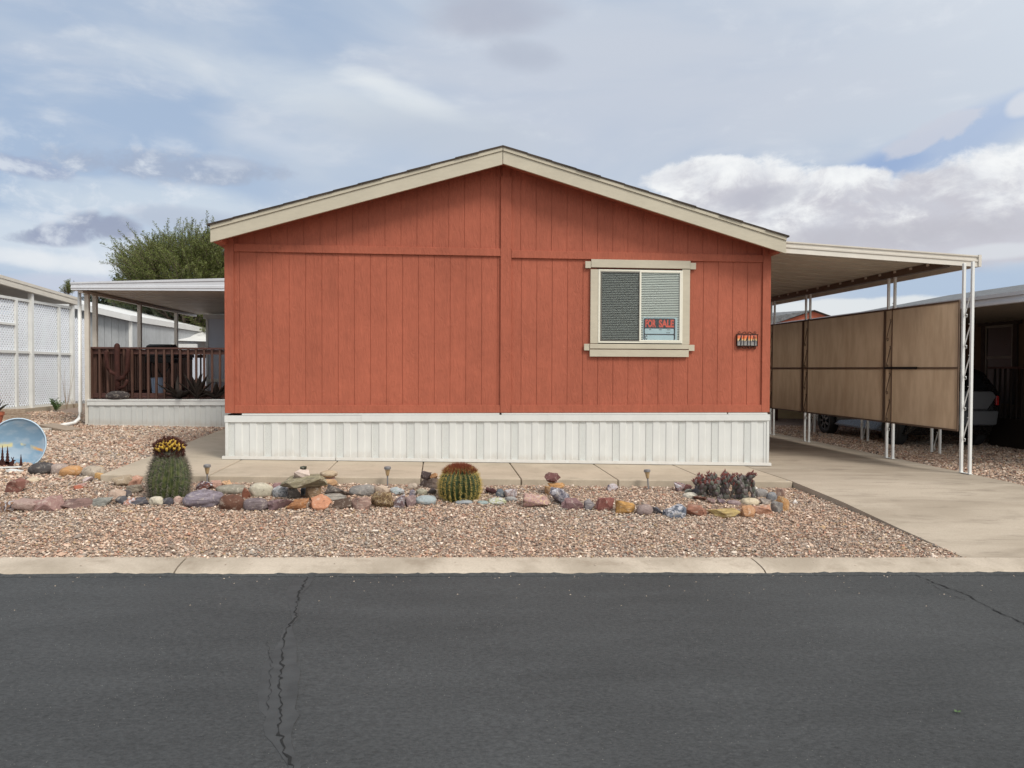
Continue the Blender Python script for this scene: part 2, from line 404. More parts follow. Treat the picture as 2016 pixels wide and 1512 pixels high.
M['crack'] = plain('dark_crack_line', (.008, .008, .008, 1), .95)  # near-black colour of the jagged crack strips
M['seal'] = plain('smooth_crack_sealant', (.043, .0445, .0455, 1), .8, 0, .25, 9, .25, 50)
def gravel_base(T, i):
    v = T.vor(T.geo, 38, 'F1', 1); d = T.vor(T.geo, 38); sep = T.node('ShaderNodeSeparateColor'); T.link(v, sep.inputs[0])
    cc = T.ramp(sep.outputs[0], [(0, srgb(120, 98, 84)), (.3, srgb(168, 144, 126)), (.6, srgb(190, 168, 150)), (.85, srgb(160, 150, 142)), (1, srgb(214, 200, 184))])
    cc = T.mix(T.mapr(T.noise(T.geo, .8, 4), .35, .65, 0, .3), cc, srgb(160, 128, 106))
    T.link(T.mix(.55, cc, srgb(104, 90, 80)), i['Base Color']); i['Roughness'].default_value = .95
    T.link(T.bump(T.m('SUBTRACT', 1.0, d), 1.0, .012), i['Normal'])
M['gravel_base'] = mat('gravel_ground', gravel_base)
def gstone(T, i):
    a = T.node('ShaderNodeAttribute'); a.attribute_name = 'Col'
    T.link(a.outputs[0], i['Base Color']); i['Roughness'].default_value = .9; i['Specular IOR Level'].default_value = .2
M['gstone'] = mat('gravel_stones', gstone)
def rockm(kind):
    def f(T, i):
        oi = T.node('ShaderNodeObjectInfo')
        off = T.node('ShaderNodeVectorMath', operation='ADD'); T.link(T.obj, off.inputs[0])
        rv = T.node('ShaderNodeVectorMath', operation='SCALE'); rv.inputs[0].default_value = (37, 19, 53); T.link(oi.outputs['Random'], rv.inputs['Scale']); T.link(rv.outputs[0], off.inputs[1])
        p = off.outputs[0]
        n = T.noise(p, 19, 7, .68, .6); f_ = T.noise(p, 110, 5, .75); oc = oi.outputs['Color']
        light = T.mix(.45, oc, srgb(214, 202, 186)); darkc = T.mix(.45, oc, srgb(66, 54, 50))
        cc = T.mix(T.mapr(n, .52, .66), oc, light); cc = T.mix(T.mapr(n, .45, .34), cc, darkc)
        if kind == 'layer':
            w = T.noise(T.scalev(p, .5, .5, 5), 16, 5, .6, .5); cc = T.mix(T.mapr(w, .48, .6), cc, darkc)
        if kind == 'vein':
            w = T.vor(T.scalev(p, 1, 1, 1), 24, 'DISTANCE_TO_EDGE'); cc = T.mix(T.mapr(w, .05, .0), cc, srgb(206, 184, 140))
        if kind == 'marble':
            w = T.noise(p, 13, 5, .65, 2); cc = T.mix(T.mapr(w, .5, .58), cc, srgb(190, 188, 192)); cc = T.mix(T.mapr(w, .44, .38), cc, srgb(60, 66, 80))
        cc = T.mix(T.mapr(f_, .4, .7, 0, .4), cc, darkc)
        T.link(cc, i['Base Color']); i['Roughness'].default_value = .85; i['Specular IOR Level'].default_value = .25
        T.link(T.bump(T.m('ADD', T.m('MULTIPLY', f_, .4), n), .9, .014), i['Normal'])
    return mat('rock_'+kind, f)
for k in ('plain', 'layer', 'vein', 'marble'): M['rock_'+k] = rockm(k)

# ------------------------------------------------------------------ setting: ground, road, kerb, walkway, driveway
xs = sorted(set([-400, -120, -60, -30, -20, -14] + list(np.arange(-12, 12.1, .5)) + [14, 20, 30, 60, 120, 400]))
ys = [6.40, 6.7, 7.0, 7.3, 7.6, 7.9, 8.2, 8.5, 8.85, 9.4, 10, 11, 12, 14, 18, 24, 32, 50, 90, 180, 400]
g = MB(); k = len(xs)
g.add([(x, y, gz(x, y)) for y in ys for x in xs], [(j*k+i, j*k+i+1, (j+1)*k+i+1, (j+1)*k+i) for j in range(len(ys)-1) for i in range(k-1)])
g.build('ground', M['gravel_base'], kind='structure', smooth=True)
g = MB(); yr = [-400, -60, -7]
g.add([(x, y, tilt(x)+.02) for y in yr for x in xs], [(j*k+i, j*k+i+1, (j+1)*k+i+1, (j+1)*k+i) for j in range(len(yr)-1) for i in range(k-1)])
g.build('ground', M['gravel_base'], kind='structure')
g = MB(); yr = [-7, -3, 0, 3, 4.5, 6.18]
g.add([(x, y, tilt(x)) for y in yr for x in xs], [(j*k+i, j*k+i+1, (j+1)*k+i+1, (j+1)*k+i) for j in range(len(yr)-1) for i in range(k-1)])
g.build('road', M['asphalt'], kind='structure')
# kerb: rolled concrete, cast in lengths with open joints
kj = [-40, -20, -12, -8.6, -5.6] + [hit(p[0], 1118, lambda x, y: tilt(x)+.04).x for p in ((350,), (1500,))] + [8.6, 11, 13, 16, 22, 40]
g = MB()
for a, b in zip(kj, kj[1:]):
    m = max(1, int((b-a)/1.0)); 
    for s in range(m):
        x0 = a+(b-a)*s/m + (.007 if s == 0 else 0); x1 = a+(b-a)*(s+1)/m - (.007 if s == m-1 else 0)
        prof = [(6.10, -.1), (6.10, .012), (6.13, .032), (6.20, .048), (6.30, .060), (6.42, .068), (6.44, .066), (6.44, -.1)]
        vs = [(x0, y, z+tilt(x0)) for y, z in prof]+[(x1, y, z+tilt(x1)) for y, z in prof]; n = len(prof)
        g.add(vs, [tuple(range(n-1, -1, -1)), tuple(range(n, 2*n))]+[(i, (i+1) % n, (i+1) % n+n, i+n) for i in range(n)])
g.build('kerb', M['kerb'], kind='structure')
# ragged lip of asphalt lapped onto the foot of the kerb
g = MB(); rr = random.Random(31); x = -14.0; vs = []
while x < 14:
    u = max(0, .006+.004*math.sin(x*3.1)*math.sin(x*1.3+1)+rr.uniform(-.006, .008)*(1 if rr.random() < .5 else .3)); z = tilt(x)
    vs += [(x, 6.085, z+.002), (x, 6.098, z+.0155), (x, 6.099+u, z+.0165+u*.68)]; x += rr.uniform(.02, .07)
g.add(vs, [(3*i+k, 3*i+3+k, 3*i+4+k, 3*i+1+k) for i in range(len(vs)//3-1) for k in (0, 1)]); g.build('road_edge', M['asphalt'], kind='structure')
# walkway slabs (thick, with tooled joints between)
WF = 8.86
A = dp(207, 931); B = dp(436, 846)
jx = [(470, 907), (660, 911), (833, 912), (1005, 913), (1170, 914), (1330, 917)]
JX = [dp(*p).x for p in jx]
def slab(name, poly, f, m, th=.12, bev=.012, **kw):
    g = MB(); n = len(poly)
    g.add([(x, y, f(x, y)-th) for x, y in poly]+[(x, y, f(x, y)) for x, y in poly],
          [tuple(range(n-1, -1, -1)), tuple(range(n, 2*n))]+[(i, (i+1) % n, (i+1) % n+n, i+n) for i in range(n)])
    return g.build(name, m, bevel=bev, **kw)
DRL = dp(1565, 950)                 # inner corner of the driveway
edges = [A.x] + JX + [DRL.x]
g = MB()
def addslab(g, poly, f, th):
    n = len(poly)
    g.add([(x, y, f(x, y)-th) for x, y in poly]+[(x, y, f(x, y)) for x, y in poly],
          [tuple(range(n-1, -1, -1)), tuple(range(n, 2*n))]+[(i, (i+1) % n, (i+1) % n+n, i+n) for i in range(n)])
YB = 10.9
t = (10.36-A.y)/(B.y-A.y); Q = (A.x+(B.x-A.x)*t, 10.36)
addslab(g, [(A.x, WF), (JX[0]-.006, WF), (JX[0]-.006, 10.35), (Q[0], 10.35)], dzv, .14)
for a, b in zip(edges[1:], edges[2:]): addslab(g, [(a+.006, WF), (b-.006, WF), (b-.006, YB), (a+.006, YB)], dzv, .14)
addslab(g, [(Q[0]+.01, 10.365), (-2.60, 10.365), (-2.60, 16), (B.x, 16), (B.x, B.y)], dzv, .14)
g.build('walkway', M['slab'], kind='structure', bevel=.01)
g = MB(); addslab(g, [(A.x+.05, WF+.04), (DRL.x, WF+.04), (DRL.x, 15), (B.x+.3, 15), (B.x+.3, B.y), (Q[0]+.2, 10.4)], lambda x, y: dzv(x, y)-.03, .2)
g.build('walkway_bed', M['joint'], kind='structure')
E1 = hit(1888, 1092, dzv)
R1 = dp(1516, 850); R2 = dp(1905, 932); R3 = dp(2016, 956)
xr = R2.x + (R2.x-R1.x)/(R2.y-R1.y)*(7.0-R2.y)
g = MB()
def dstrip(y0, y1, xl, xrr):   # driveway lengthwise strips between two depths
    ysn = [y0]+[y for y in (6.8, 7.2, 7.6, 8.0, 8.4) if y0 < y < y1]+[y1]
    for a, b in zip(ysn, ysn[1:]):
        p = [(xl(a), a), (xrr(a), a), (xrr(b), b), (xl(b), b)]
        g.add([(x, y, dzv(x, y)-.15) for x, y in p]+[(x, y, dzv(x, y)) for x, y in p], [(3,2,1,0), (4,5,6,7), (0,1,5,4), (1,2,6,5), (2,3,7,6), (3,0,4,7)])
xl1 = lambda y: E1.x + (DRL.x-E1.x)*(y-6.44)/(WF-6.44)
xrf = lambda y: R2.x + (R3.x-R2.x)/(R3.y-R2.y)*(y-R2.y) if y < R2.y else R2.x + (R1.x-R2.x)/(R1.y-R2.y)*(y-R2.y)
dstrip(6.45, WF-.002, xl1, xrf)
dstrip(WF+.002, 13.3, lambda y: DRL.x+.006, xrf); dstrip(13.312, 20, lambda y: 4.4, xrf)
g.build('driveway', M['drive'], kind='structure')
# cracks in the asphalt, a jagged dark line inside a smoother sealed band
def crack(pts, w, seal=True, seed=1):
    rr = random.Random(seed); P_ = [hit(x, y, lambda a, b: tilt(a)) for x, y in pts]; L = []
    for a, b in zip(P_, P_[1:]):
        m = max(2, int((b-a).length/.03))
        for s in range(m): L.append(a.lerp(b, s/m) + Vector((rr.uniform(-1, 1), rr.uniform(-1, 1), 0))*.012)
    L.append(P_[-1]); g = MB(); vs = []
    for i, p in enumerate(L):
        d = (L[min(i+1, len(L)-1)]-L[max(i-1, 0)]); nrm = Vector((-d.y, d.x, 0)).normalized(); ww = w*rr.uniform(.15, 1.3)*(.6+.8*abs(math.sin(i*.13)))
        z = tilt(p.x)+.005
        vs += [(p.x-nrm.x*ww, p.y-nrm.y*ww, z), (p.x+nrm.x*ww, p.y+nrm.y*ww, z)]
    g.add(vs, [(2*i, 2*i+1, 2*i+3, 2*i+2) for i in range(len(L)-1)]); g.build('road_crack', M['crack'], kind='structure')
    if seal:
        g = MB(); vs = []
        for i, p in enumerate(L[::3]):
            ww = .06+.045*math.sin(i*.31+seed)+rr.uniform(-.008, .008); ww2 = .055+.04*math.sin(i*.23+2+seed)+rr.uniform(-.008, .008); z = tilt(p.x)+.0025
            vs += [(p.x-ww, p.y, z), (p.x+ww2, p.y, z)]
        g.add(vs, [(2*i, 2*i+1, 2*i+3, 2*i+2) for i in range(len(vs)//2-1)]); g.build('road_patch', M['seal'], kind='structure')
crack([(606, 1136), (590, 1168), (581, 1200), (584, 1215), (562, 1240), (556, 1270), (556, 1300), (552, 1350), (556, 1400), (549, 1435), (560, 1480), (573, 1512), (580, 1560)], .005)
crack([(1800, 1132), (1850, 1152), (1900, 1170), (1950, 1198), (2016, 1228), (2100, 1266)], .005, False, 5)
crack([(1812, 1140), (1860, 1166), (1900, 1182)], .002, False, 9)
crack([(525, 1262), (535, 1300), (532, 1350), (526, 1400)], .0015, False, 12)

# ------------------------------------------------------------------ gravel stones
def inside(px, py, poly):
    r = np.zeros(len(px), bool); n = len(poly)
    for i in range(n):
        x0, y0 = poly[i]; x1, y1 = poly[(i+1) % n]
        c_ = ((y0 > py) != (y1 > py)) & (px < (x1-x0)*(py-y0)/(y1-y0+1e-9)+x0); r ^= c_
    return r
GP = np.array((1.0, .96, .92))*.93*np.array([srgb(*c)[:3] for c in ((194, 176, 160), (180, 158, 142), (206, 194, 180), (168, 156, 144), (150, 144, 138), (228, 218, 206), (172, 136, 118), (132, 114, 102), (184, 164, 134), (112, 104, 100), (194, 168, 154), (156, 124, 110))])
GW = np.array([.2, .16, .14, .1, .1, .07, .05, .06, .04, .03, .03, .02]); GW /= GW.sum()
def stones(label, poly, excl, dens, size, lift=.0):
    x0 = min(p[0] for p in poly); x1 = max(p[0] for p in poly); y0 = min(p[1] for p in poly); y1 = max(p[1] for p in poly)
    N = int((x1-x0)*(y1-y0)*dens); X = rng.uniform(x0, x1, N); Y = rng.uniform(y0, y1, N)
    ok = inside(X, Y, poly)
    for e in excl: ok &= ~inside(X, Y, e)
    X = X[ok]; Y = Y[ok]; N = len(X)
    Z = np.array([gz(a, b) for a, b in zip(X, Y)])
    oct_ = np.array([(1, 0, 0), (0, 1, 0), (-1, 0, 0), (0, -1, 0), (.25, .1, 1), (-.2, .1, -1)]); of = np.array([(0, 1, 4), (1, 2, 4), (2, 3, 4), (3, 0, 4), (1, 0, 5), (2, 1, 5), (3, 2, 5), (0, 3, 5)])
    V = oct_[None] + rng.uniform(-.35, .35, (N, 6, 3))
    s = size*np.exp(rng.normal(0, .28, N)); S = np.stack([s*rng.uniform(.8, 1.2, N), s*rng.uniform(.6, 1.0, N), s*rng.uniform(.45, .8, N)], 1)
    V = V*S[:, None, :]
    a = rng.uniform(0, 2*PI, N); b = rng.uniform(-.6, .6, N)
    ca, sa, cb, sb = np.cos(a), np.sin(a), np.cos(b), np.sin(b)
    x, y, z = V[..., 0], V[..., 1], V[..., 2]
    y2 = y*cb[:, None]-z*sb[:, None]; z2 = y*sb[:, None]+z*cb[:, None]
    V = np.stack([x*ca[:, None]-y2*sa[:, None]+X[:, None], x*sa[:, None]+y2*ca[:, None]+Y[:, None], z2+(Z+s*.15+lift+rng.uniform(-.004, .012, N))[:, None]], 2)
    F = of[None]+(np.arange(N)*6)[:, None, None]
    me = bpy.data.meshes.new('gravel'); me.from_pydata(V.reshape(-1, 3).tolist(), [], F.reshape(-1, 3).tolist())
    ci = rng.choice(len(GP), N, p=GW); Cc = GP[ci]*rng.uniform(.76, 1.16, (N, 1))
    big = .5+.5*np.sin(X*1.7+np.sin(Y*2.3)*1.3)*np.cos(Y*1.9+X*.4)      # reddish drifts in the bed
    Cc = Cc*(1+np.stack([big*.06, -big*.03, -big*.08], 1))
    at_ = me.color_attributes.new('Col', 'FLOAT_COLOR', 'POINT')
    at_.data.foreach_set('color', np.concatenate([np.repeat(np.clip(Cc, 0, .9), 6, 0), np.ones((N*6, 1))], 1).ravel())
    link_mesh('gravel', me, M['gstone'], label=label, cat='gravel', kind='stuff')
def strays(label, n, f, ylo, yhi, xlo, xhi, size):
    g = MB(); rr = random.Random(77)
    for _ in range(n):
        y = ylo+(yhi-ylo)*rr.random()**2.2 if ylo < yhi else ylo-(ylo-yhi)*rr.random()**2.2; x = rr.uniform(xlo, xhi); s_ = size*rr.uniform(.5, 1.5); z = f(x, y)
        P_ = [Vector((x+s_*a*rr.uniform(.7, 1.3), y+s_*b*rr.uniform(.7, 1.3), z+s_*c_)) for a, b, c_ in ((1, 0, 0), (0, 1, 0), (-1, 0, 0), (0, -1, 0), (.1, .1, .7))]
        g.add(P_, [(0, 1, 4), (1, 2, 4), (2, 3, 4), (3, 0, 4)])
    g.build('gravel', plain('stray_pebble', srgb(170, 154, 138), .9, 0, .45, 60), label=label, cat='gravel', kind='stuff')
strays('stray pebbles scattered on the asphalt along the kerb', 170, lambda x, y: tilt(x)+.001, 6.08, 5.2, -5, 8, .005)
strays('stray pebbles fallen on top of the concrete kerb', 160, lambda x, y: tilt(x)+.060+(y-6.3)*.06, 6.41, 6.2, -5, 8, .007)
slabpoly = [(A.x-.02, WF-.02), (DRL.x+.1, WF-.02), (DRL.x+.1, 16), (B.x, 16), (B.x, B.y), (A.x-.02, WF+.05)]
drvpoly = [(E1.x+.02, 6.4), (xrf(6.4)-.02, 6.4), (R2.x, R2.y), (R1.x, R1.y), (R1.x, 20), (DRL.x, 20), (DRL.x, WF)]
stones('pinkish tan gravel spread over the front bed between kerb and walkway', [(-5.8, 6.405), (7.2, 6.405), (7.2, 8.9), (-6.6, 8.9)], [slabpoly, drvpoly], 3500, .0108)
stones('scattered larger pebbles mixed through the front bed gravel', [(-5.8, 6.45), (7.2, 6.45), (7.2, 8.8), (-6.6, 8.8)], [slabpoly, [(p[0]-(.15 if k in (0, 5, 6) else 0), p[1]) for k, p in enumerate(drvpoly)]], 28, .021, .002)
stones('tan gravel covering the side yard up to the deck and lattice screen', [(-7.2, 8.88), (-2.2, 8.88), (-2.7, 15.2), (-10.1, 20), (-10.3, 12)], [slabpoly], 1000, .019)
stones('shaded grey tan gravel between the driveway and the neighbouring carport', [(6.2, 6.6), (10.6, 8.5), (12, 14), (11.4, 19), (4.8, 19), (5.2, 12.0)], [drvpoly], 900, .017)

# ------------------------------------------------------------------ the house
HY = 10.35; XL, XR = -2.75, 4.58; XA = .915; PIT = .289
house = empty('mobile_home', (XA, HY, .36), label='terracotta red manufactured home with cream trim, gable end facing the road', cat='house')
YE = 26.0
FY = 10.03                                  # face of the rake boards
zA = at(995, 289, FY).z; eLx = at(414, 443, FY).x; eRx = at(1548, 466, FY).x
XA = at(990, 289, FY).x
zEl = at(414, 443, FY).z
sl = (zA - zEl)/(XA-eLx); sr = (zA-at(1548, 466, FY).z)/(eRx-XA)
def roofz(x): return zA - (XA-x)*sl if x < XA else zA-(x-XA)*sr
def wtop(x): return roofz(x)-.15
g = MB()
ZB, ZT0, ZT1 = 1.05, 3.155, 3.255
bx0, bx1 = at(985, 600, HY).x, at(1006, 600, HY).x
def strips(x0, x1, first, z0, z1=None):
    """grooved plywood: flat faces with a shallow V groove every eight inches"""
    e = [x0]; x = first
    while x < x1-.02:
        if x > x0+.02: e.append(x)
        x += .2107
    e.append(x1)
    for i, (a, b) in enumerate(zip(e, e[1:])):
        a2 = a+(.0035 if i else 0); b2 = b-(.0035 if i < len(e)-2 else 0)
        za = z1 if z1 else wtop(a2); zb = z1 if z1 else wtop(b2)
        if min(za, zb) < z0+.01: za = max(za, z0+.002); zb = max(zb, z0+.002)
        g.add([(a2, HY, z0), (b2, HY, z0), (b2, HY, zb), (a2, HY, za)], [(0, 1, 2, 3)])
        if i < len(e)-2:
            c2 = b+.0035; zc = z1 if z1 else wtop(c2); zc = max(zc, z0+.002)
            g.add([(b2, HY, z0), (b2, HY+.006, z0), (b2, HY+.006, zb), (b2, HY, zb), (c2, HY+.006, z0), (c2, HY, z0), (c2, HY, zc), (c2, HY+.006, zc)], [(0, 1, 2, 3), (1, 4, 7, 2), (4, 5, 6, 7)])
gl = at(472, 650, HY).x; gr = at(1026, 650, HY).x; gul = at(468, 480, HY).x; gur = at(1025, 440, HY).x
strips(XL, bx0+.01, gl, ZB, ZT0+.02); strips(bx1-.01, XR, gr, ZB, ZT0+.02)
strips(XL, XA-.001, gul, ZT1-.02); strips(XA+.001, XR, gur, ZT1-.02)
# side and back walls
g.add([(XL, HY, ZB), (XL, YE, ZB), (XL, YE, 3.42), (XL, HY, 3.42)], [(0, 1, 2, 3)]); g.add([(XR, HY, ZB), (XR, YE, ZB), (XR, YE, 3.42), (XR, HY, 3.42)], [(0, 3, 2, 1)])
g.add([(XL, YE, ZB), (XR, YE, ZB), (XR, YE, 3.42), (XA, YE, wtop(XA)), (XL, YE, 3.42)], [(0, 1, 2, 3, 4)])
g.build('wall', M['siding'], house)
g = MB(); p = .027
g.box(XL-.02, at(461, 600, HY).x, HY-p, HY+.08, ZB, 3.50); g.box(at(1500, 600, HY).x, XR+.02, HY-p, HY+.08, ZB, 3.50)
g.box(bx0, bx1, HY-p-.003, HY-.001, ZB, at(997, 348, HY).z); g.box(bx0+.02, bx1-.02, HY-p, HY-.001, at(997, 350, HY).z+.004, wtop(XA)-.03)
g.box(at(461, 600, HY).x+.002, bx0-.002, HY-p, HY-.001, ZT0, ZT1); g.box(bx1+.002, at(1500, 600, HY).x-.002, HY-p, HY-.001, ZT0-.02, ZT1-.02)
g.box(at(461, 600, HY).x+.002, bx0-.002, HY-p, HY-.001, ZB, ZB+.105); g.box(bx1+.002, at(1500, 600, HY).x-.002, HY-p, HY-.001, ZB, ZB+.105)
g.build('wall_trim', M['siding'], house, bevel=.004)
# roof
rf = MB(); TH = .02
def roofside(xa, xb):
    z0a, z0b = roofz(xa), roofz(xb); n = 12
    for i in range(n):             # courses, each lapping the one below
        a = xa+(xb-xa)*i/n; b = xa+(xb-xa)*(i+1)/n
        za, zb = roofz(a)+.006, roofz(b)+.020
        y0 = FY-.025-(.006 if i % 2 else 0)+random.uniform(-.004, .004); y1 = YE+.3
        rf.hexa([(a, y0, za-.012), (b, y0, zb-.022), (b, y1, zb-.022), (a, y1, za-.012)], [(a, y0, za+.008), (b, y0, zb), (b, y1, zb), (a, y1, za+.008)])
roofside(XA, eLx-.03); roofside(XA, eRx+.03)
roof = rf.build('roof', M['shingle'], house)
g = MB()
for xa, xb in ((eLx, XA-.004), (XA+.004, eRx)):
    za, zb = roofz(xa), roofz(xb)
    g.hexa([(xa, FY, za-.215), (xb, FY, zb-.225), (xb, FY+.035, zb-.225), (xa, FY+.035, za-.215)], [(xa, FY, za-.052), (xb, FY, zb-.052), (xb, FY+.035, zb-.052), (xa, FY+.035, za-.052)])
    g.hexa([(xa-.0, FY-.015, za-.050), (xb, FY-.015, zb-.050), (xb, FY+.035, zb-.050), (xa, FY+.035, za-.050)], [(xa, FY-.015, za-.004), (xb, FY-.015, zb-.004), (xb, FY+.035, zb-.004), (xa, FY+.035, za-.004)])
g.build('fascia_board', M['cream'], roof)
g = MB()   # soffits under the overhangs, in the wall colour
for xa, xb in ((eLx+.02, XA), (XA, eRx-.02)):
    za, zb = roofz(xa)-.15, roofz(xb)-.15
    g.hexa([(xa, FY+.036, za-.012), (xb, FY+.036, zb-.012), (xb, HY+.05, zb-.012), (xa, HY+.05, za-.012)], [(xa, FY+.036, za), (xb, FY+.036, zb), (xb, HY+.05, zb), (xa, HY+.05, za)])
zl = roofz(eLx)
g.hexa([(eLx+.01, FY+.036, zl-.20), (XL+.02, FY+.036, zl-.20), (XL+.02, YE, zl-.20), (eLx+.01, YE, zl-.20)], [(eLx+.01, FY+.036, zl-.01), (XL+.02, FY+.036, zl-.01), (XL+.02, YE, zl-.01), (eLx+.01, YE, zl-.01)])
zr = roofz(eRx)
g.hexa([(XR-.02, FY+.036, zr-.20), (eRx-.01, FY+.036, zr-.20), (eRx-.01, YE, zr-.20), (XR-.02, YE, zr-.20)], [(XR-.02, FY+.036, zr-.01), (eRx-.01, FY+.036, zr-.01), (eRx-.01, YE, zr-.01), (XR-.02, YE, zr-.01)])
g.build('soffit', M['siding'], roof)
# skirting
SY = HY-.03
sk = MB(); EL = .093; x = XL+.012; i = 0; ztop = .965
yp = SY
while x < XR-.01:
    x1 = min(x+EL, XR-.005); ph = i % 5; rec = ph in (0, 2, 4)
    y = SY+(.010 if rec else 0.0); sk.cur = 1 if ph == 0 else 0
    sk.add([(x+.006, y, dzv(x, 10.3)+.01), (x1-.006, y, dzv(x1, 10.3)+.01), (x1-.006, y, ztop), (x+.006, y, ztop)], [(0, 1, 2, 3)]); sk.cur = 0
    y2 = SY+(.010 if (i+1) % 5 in (0, 2, 4) else 0.0)
    if ph == 4:        # lap seam between two recessed panels: a standing bead
        sk.add([(x1-.006, y, dzv(x1, 10.3)+.01), (x1, SY-.002, dzv(x1, 10.3)+.01), (x1, SY-.002, ztop), (x1-.006, y, ztop)], [(0, 1, 2, 3)])
        sk.add([(x1, SY-.002, dzv(x1, 10.3)+.01), (x1+.006, y2, dzv(x1, 10.3)+.01), (x1+.006, y2, ztop), (x1, SY-.002, ztop)], [(0, 1, 2, 3)])
    elif x1 < XR-.02:
        sk.add([(x1-.006, y, dzv(x1, 10.3)+.01), (x1+.006, y2, dzv(x1, 10.3)+.01), (x1+.006, y2, ztop), (x1-.006, y, ztop)], [(0, 1, 2, 3)])
    x = x1; i += 1
for X_, s in ((XL+.005, -1), (XR-.005, 1)):
    sk.add([(X_, SY-.004, dzv(X_, 10.3)), (X_, YE, dzv(X_, 10.3)), (X_, YE, ztop+.07), (X_, SY-.004, ztop+.07)], [(0, 1, 2, 3)])
skirt = sk.build('skirting', [M['vinyl'], M['vent']], house)
g = MB(); xm = at(712, 820, HY).x
g.box(XL-.02, xm-.003, SY-.016, SY+.03, .935, 1.020); g.box(xm-.001, XR+.015, SY-.018, SY+.03, .937, 1.022)
g.box(XL+.2, bx0-.01, SY-.012, SY+.04, 1.024, 1.046); g.box(bx0+.02, XR-.6, SY-.011, SY+.04, 1.025, 1.046)
g.box(XR-.58, XR-.02, SY-.012, SY+.04, 1.024, 1.045)
for xx in (XL-.012, XR-.025): g.box(xx, xx+.036, SY-.01, SY+.03, dzv(xx, 10.3)+.02, .934)
g.build('skirting_cap', M['vinyl'], skirt)
g = MB()
for a, b in ((XL-.05, at(662, 900, HY).x-.004), (at(662, 900, HY).x+.004, XR+.04)):
    za, zb = dzv(a, 10.3)+.004, dzv(b, 10.3)+.004
    g.hexa([(a, SY-.03, za), (b, SY-.03, zb), (b, SY+.03, zb), (a, SY+.03, za)], [(a, SY-.02, za+.038), (b, SY-.02, zb+.038), (b, SY+.03, zb+.038), (a, SY+.03, za+.038)])
g.build('skirting_rail', M['vinyl'], skirt)
# window
def PX(px, py): p = at(px, py, HY); return p.x, p.z
win = MB(); CY = HY-.022
wx0, wz1 = PX(1163, 527); wx1, wz0 = PX(1356, 676)
def bz(px0, py0, px1, py1): a = PX(px0, py0); b = PX(px1, py1); return a[0], b[0], b[1], a[1]
def fr(g, px0, py0, px1, py1, y0, y1): x0, x1, z0, z1 = bz(px0, py0, px1, py1); g.box(x0, x1, y0, y1, min(z0, z1), max(z0, z1))
fr(win, 1163, 511, 1357.5, 530, CY-.022, CY); fr(win, 1151.5, 515, 1162.5, 528.5, CY-.016, CY); fr(win, 1358, 518, 1368.5, 531, CY-.016, CY)
fr(win, 1162, 530.5, 1177, 676, CY-.012, CY); fr(win, 1342, 530.5, 1356, 678, CY-.012, CY)
fr(win, 1160, 688, 1354, 703, CY-.020, CY); fr(win, 1160.2, 677, 1353.8, 687.6, CY-.028, CY); fr(win, 1149, 677, 1159.6, 690, CY-.016, CY); fr(win, 1354.4, 679, 1365.5, 691, CY-.016, CY)
window = win.build('window', M['cream'], house, bevel=.002)
# hole behind: dark room box, blinds, sashes, panes
wa = PX(1177, 530.5); wb = PX(1342, 676.5)
g = MB(); X0, X1, Z0, Z1 = wa[0], wb[0], wb[1], wa[1]
fy = CY-.018
def sash(px0, py0, px1, py1, w, y):
    x0, x1, z0, z1 = bz(px0, py0, px1, py1); z0, z1 = min(z0, z1), max(z0, z1)
    g.box(x0, x1, y, y+.03, z0, z0+w); g.box(x0, x1, y, y+.03, z1-w, z1); g.box(x0, x0+w, y, y+.03, z0+w+.0005, z1-w-.0005); g.box(x1-w, x1, y, y+.03, z0+w+.0005, z1-w-.0005)
    return x0+w, x1-w, z0+w, z1-w
i_ = sash(1177.3, 530.8, 1341.7, 676.2, .018, fy)
sL = sash(1180, 533.5, 1259, 673.6, .010, fy+.006); sR = sash(1258, 533.5, 1339, 673.6, .024, fy-.004)
g.build('window_frame', M['window_vinyl'], window, bevel=.0015)
g = MB(); g.box(X0-.01, X1+.01, HY-.013, HY-.010, Z0-.01, Z1+.01)
g.build('room_backing', M['dark'], window)
g = MB(); zz = Z0+.03
while zz < Z1-.03:
    for (a, b) in ((sL[0]-.002, sL[1]+.002), (sR[0]-.002, sR[1]+.002)):
        g.add([(a, HY-.0275, zz+.004), (b, HY-.0275, zz+.004), (b, HY-.0205, zz+.019), (a, HY-.0205, zz+.019)], [(0, 1, 2, 3)])
    zz += .0235
g.build('blind', M['blind'], window)
g = MB(); g.box(sL[0]+.001, sL[1]-.001, fy+.0162, fy+.0168, sL[2], sL[3]); g.box(sR[0], sR[1], fy+.0095, fy+.0105, sR[2], sR[3])
# panes sit in front of blinds: left one deeper
gp_ = MB(); gp_.box(sL[0], sL[1], HY-.0325, HY-.0315, sL[2], sL[3]); gp_.build('glass_pane', M['glass'], window)
gp_ = MB(); gp_.box(sR[0], sR[1], HY-.0365, HY-.0355, sR[2], sR[3]); gp_.build('glass_pane', M['glass'], window)
g = MB(); g.box(sL[0], sL[1], HY-.0345, HY-.0340, sL[2], sL[3]); g.build('insect_screen', M['screen'], window)
g = MB(); g.box(sL[0]+.002, sL[0]+.02, HY-.0375, HY-.035, sL[2], sL[3]); g.box(sL[0]+.02, sL[1], HY-.0375, HY-.035, sL[2], sL[2]+.018); g.box(sL[1]-.014, sL[1], HY-.0375, HY-.035, sL[2]+.018, sL[3]-.012); g.box(sL[0]+.02, sL[1], HY-.0375, HY-.035, sL[3]-.012, sL[3])
g.build('screen_frame', plain('screen_frame_grey', srgb(96, 92, 84), .5), window)
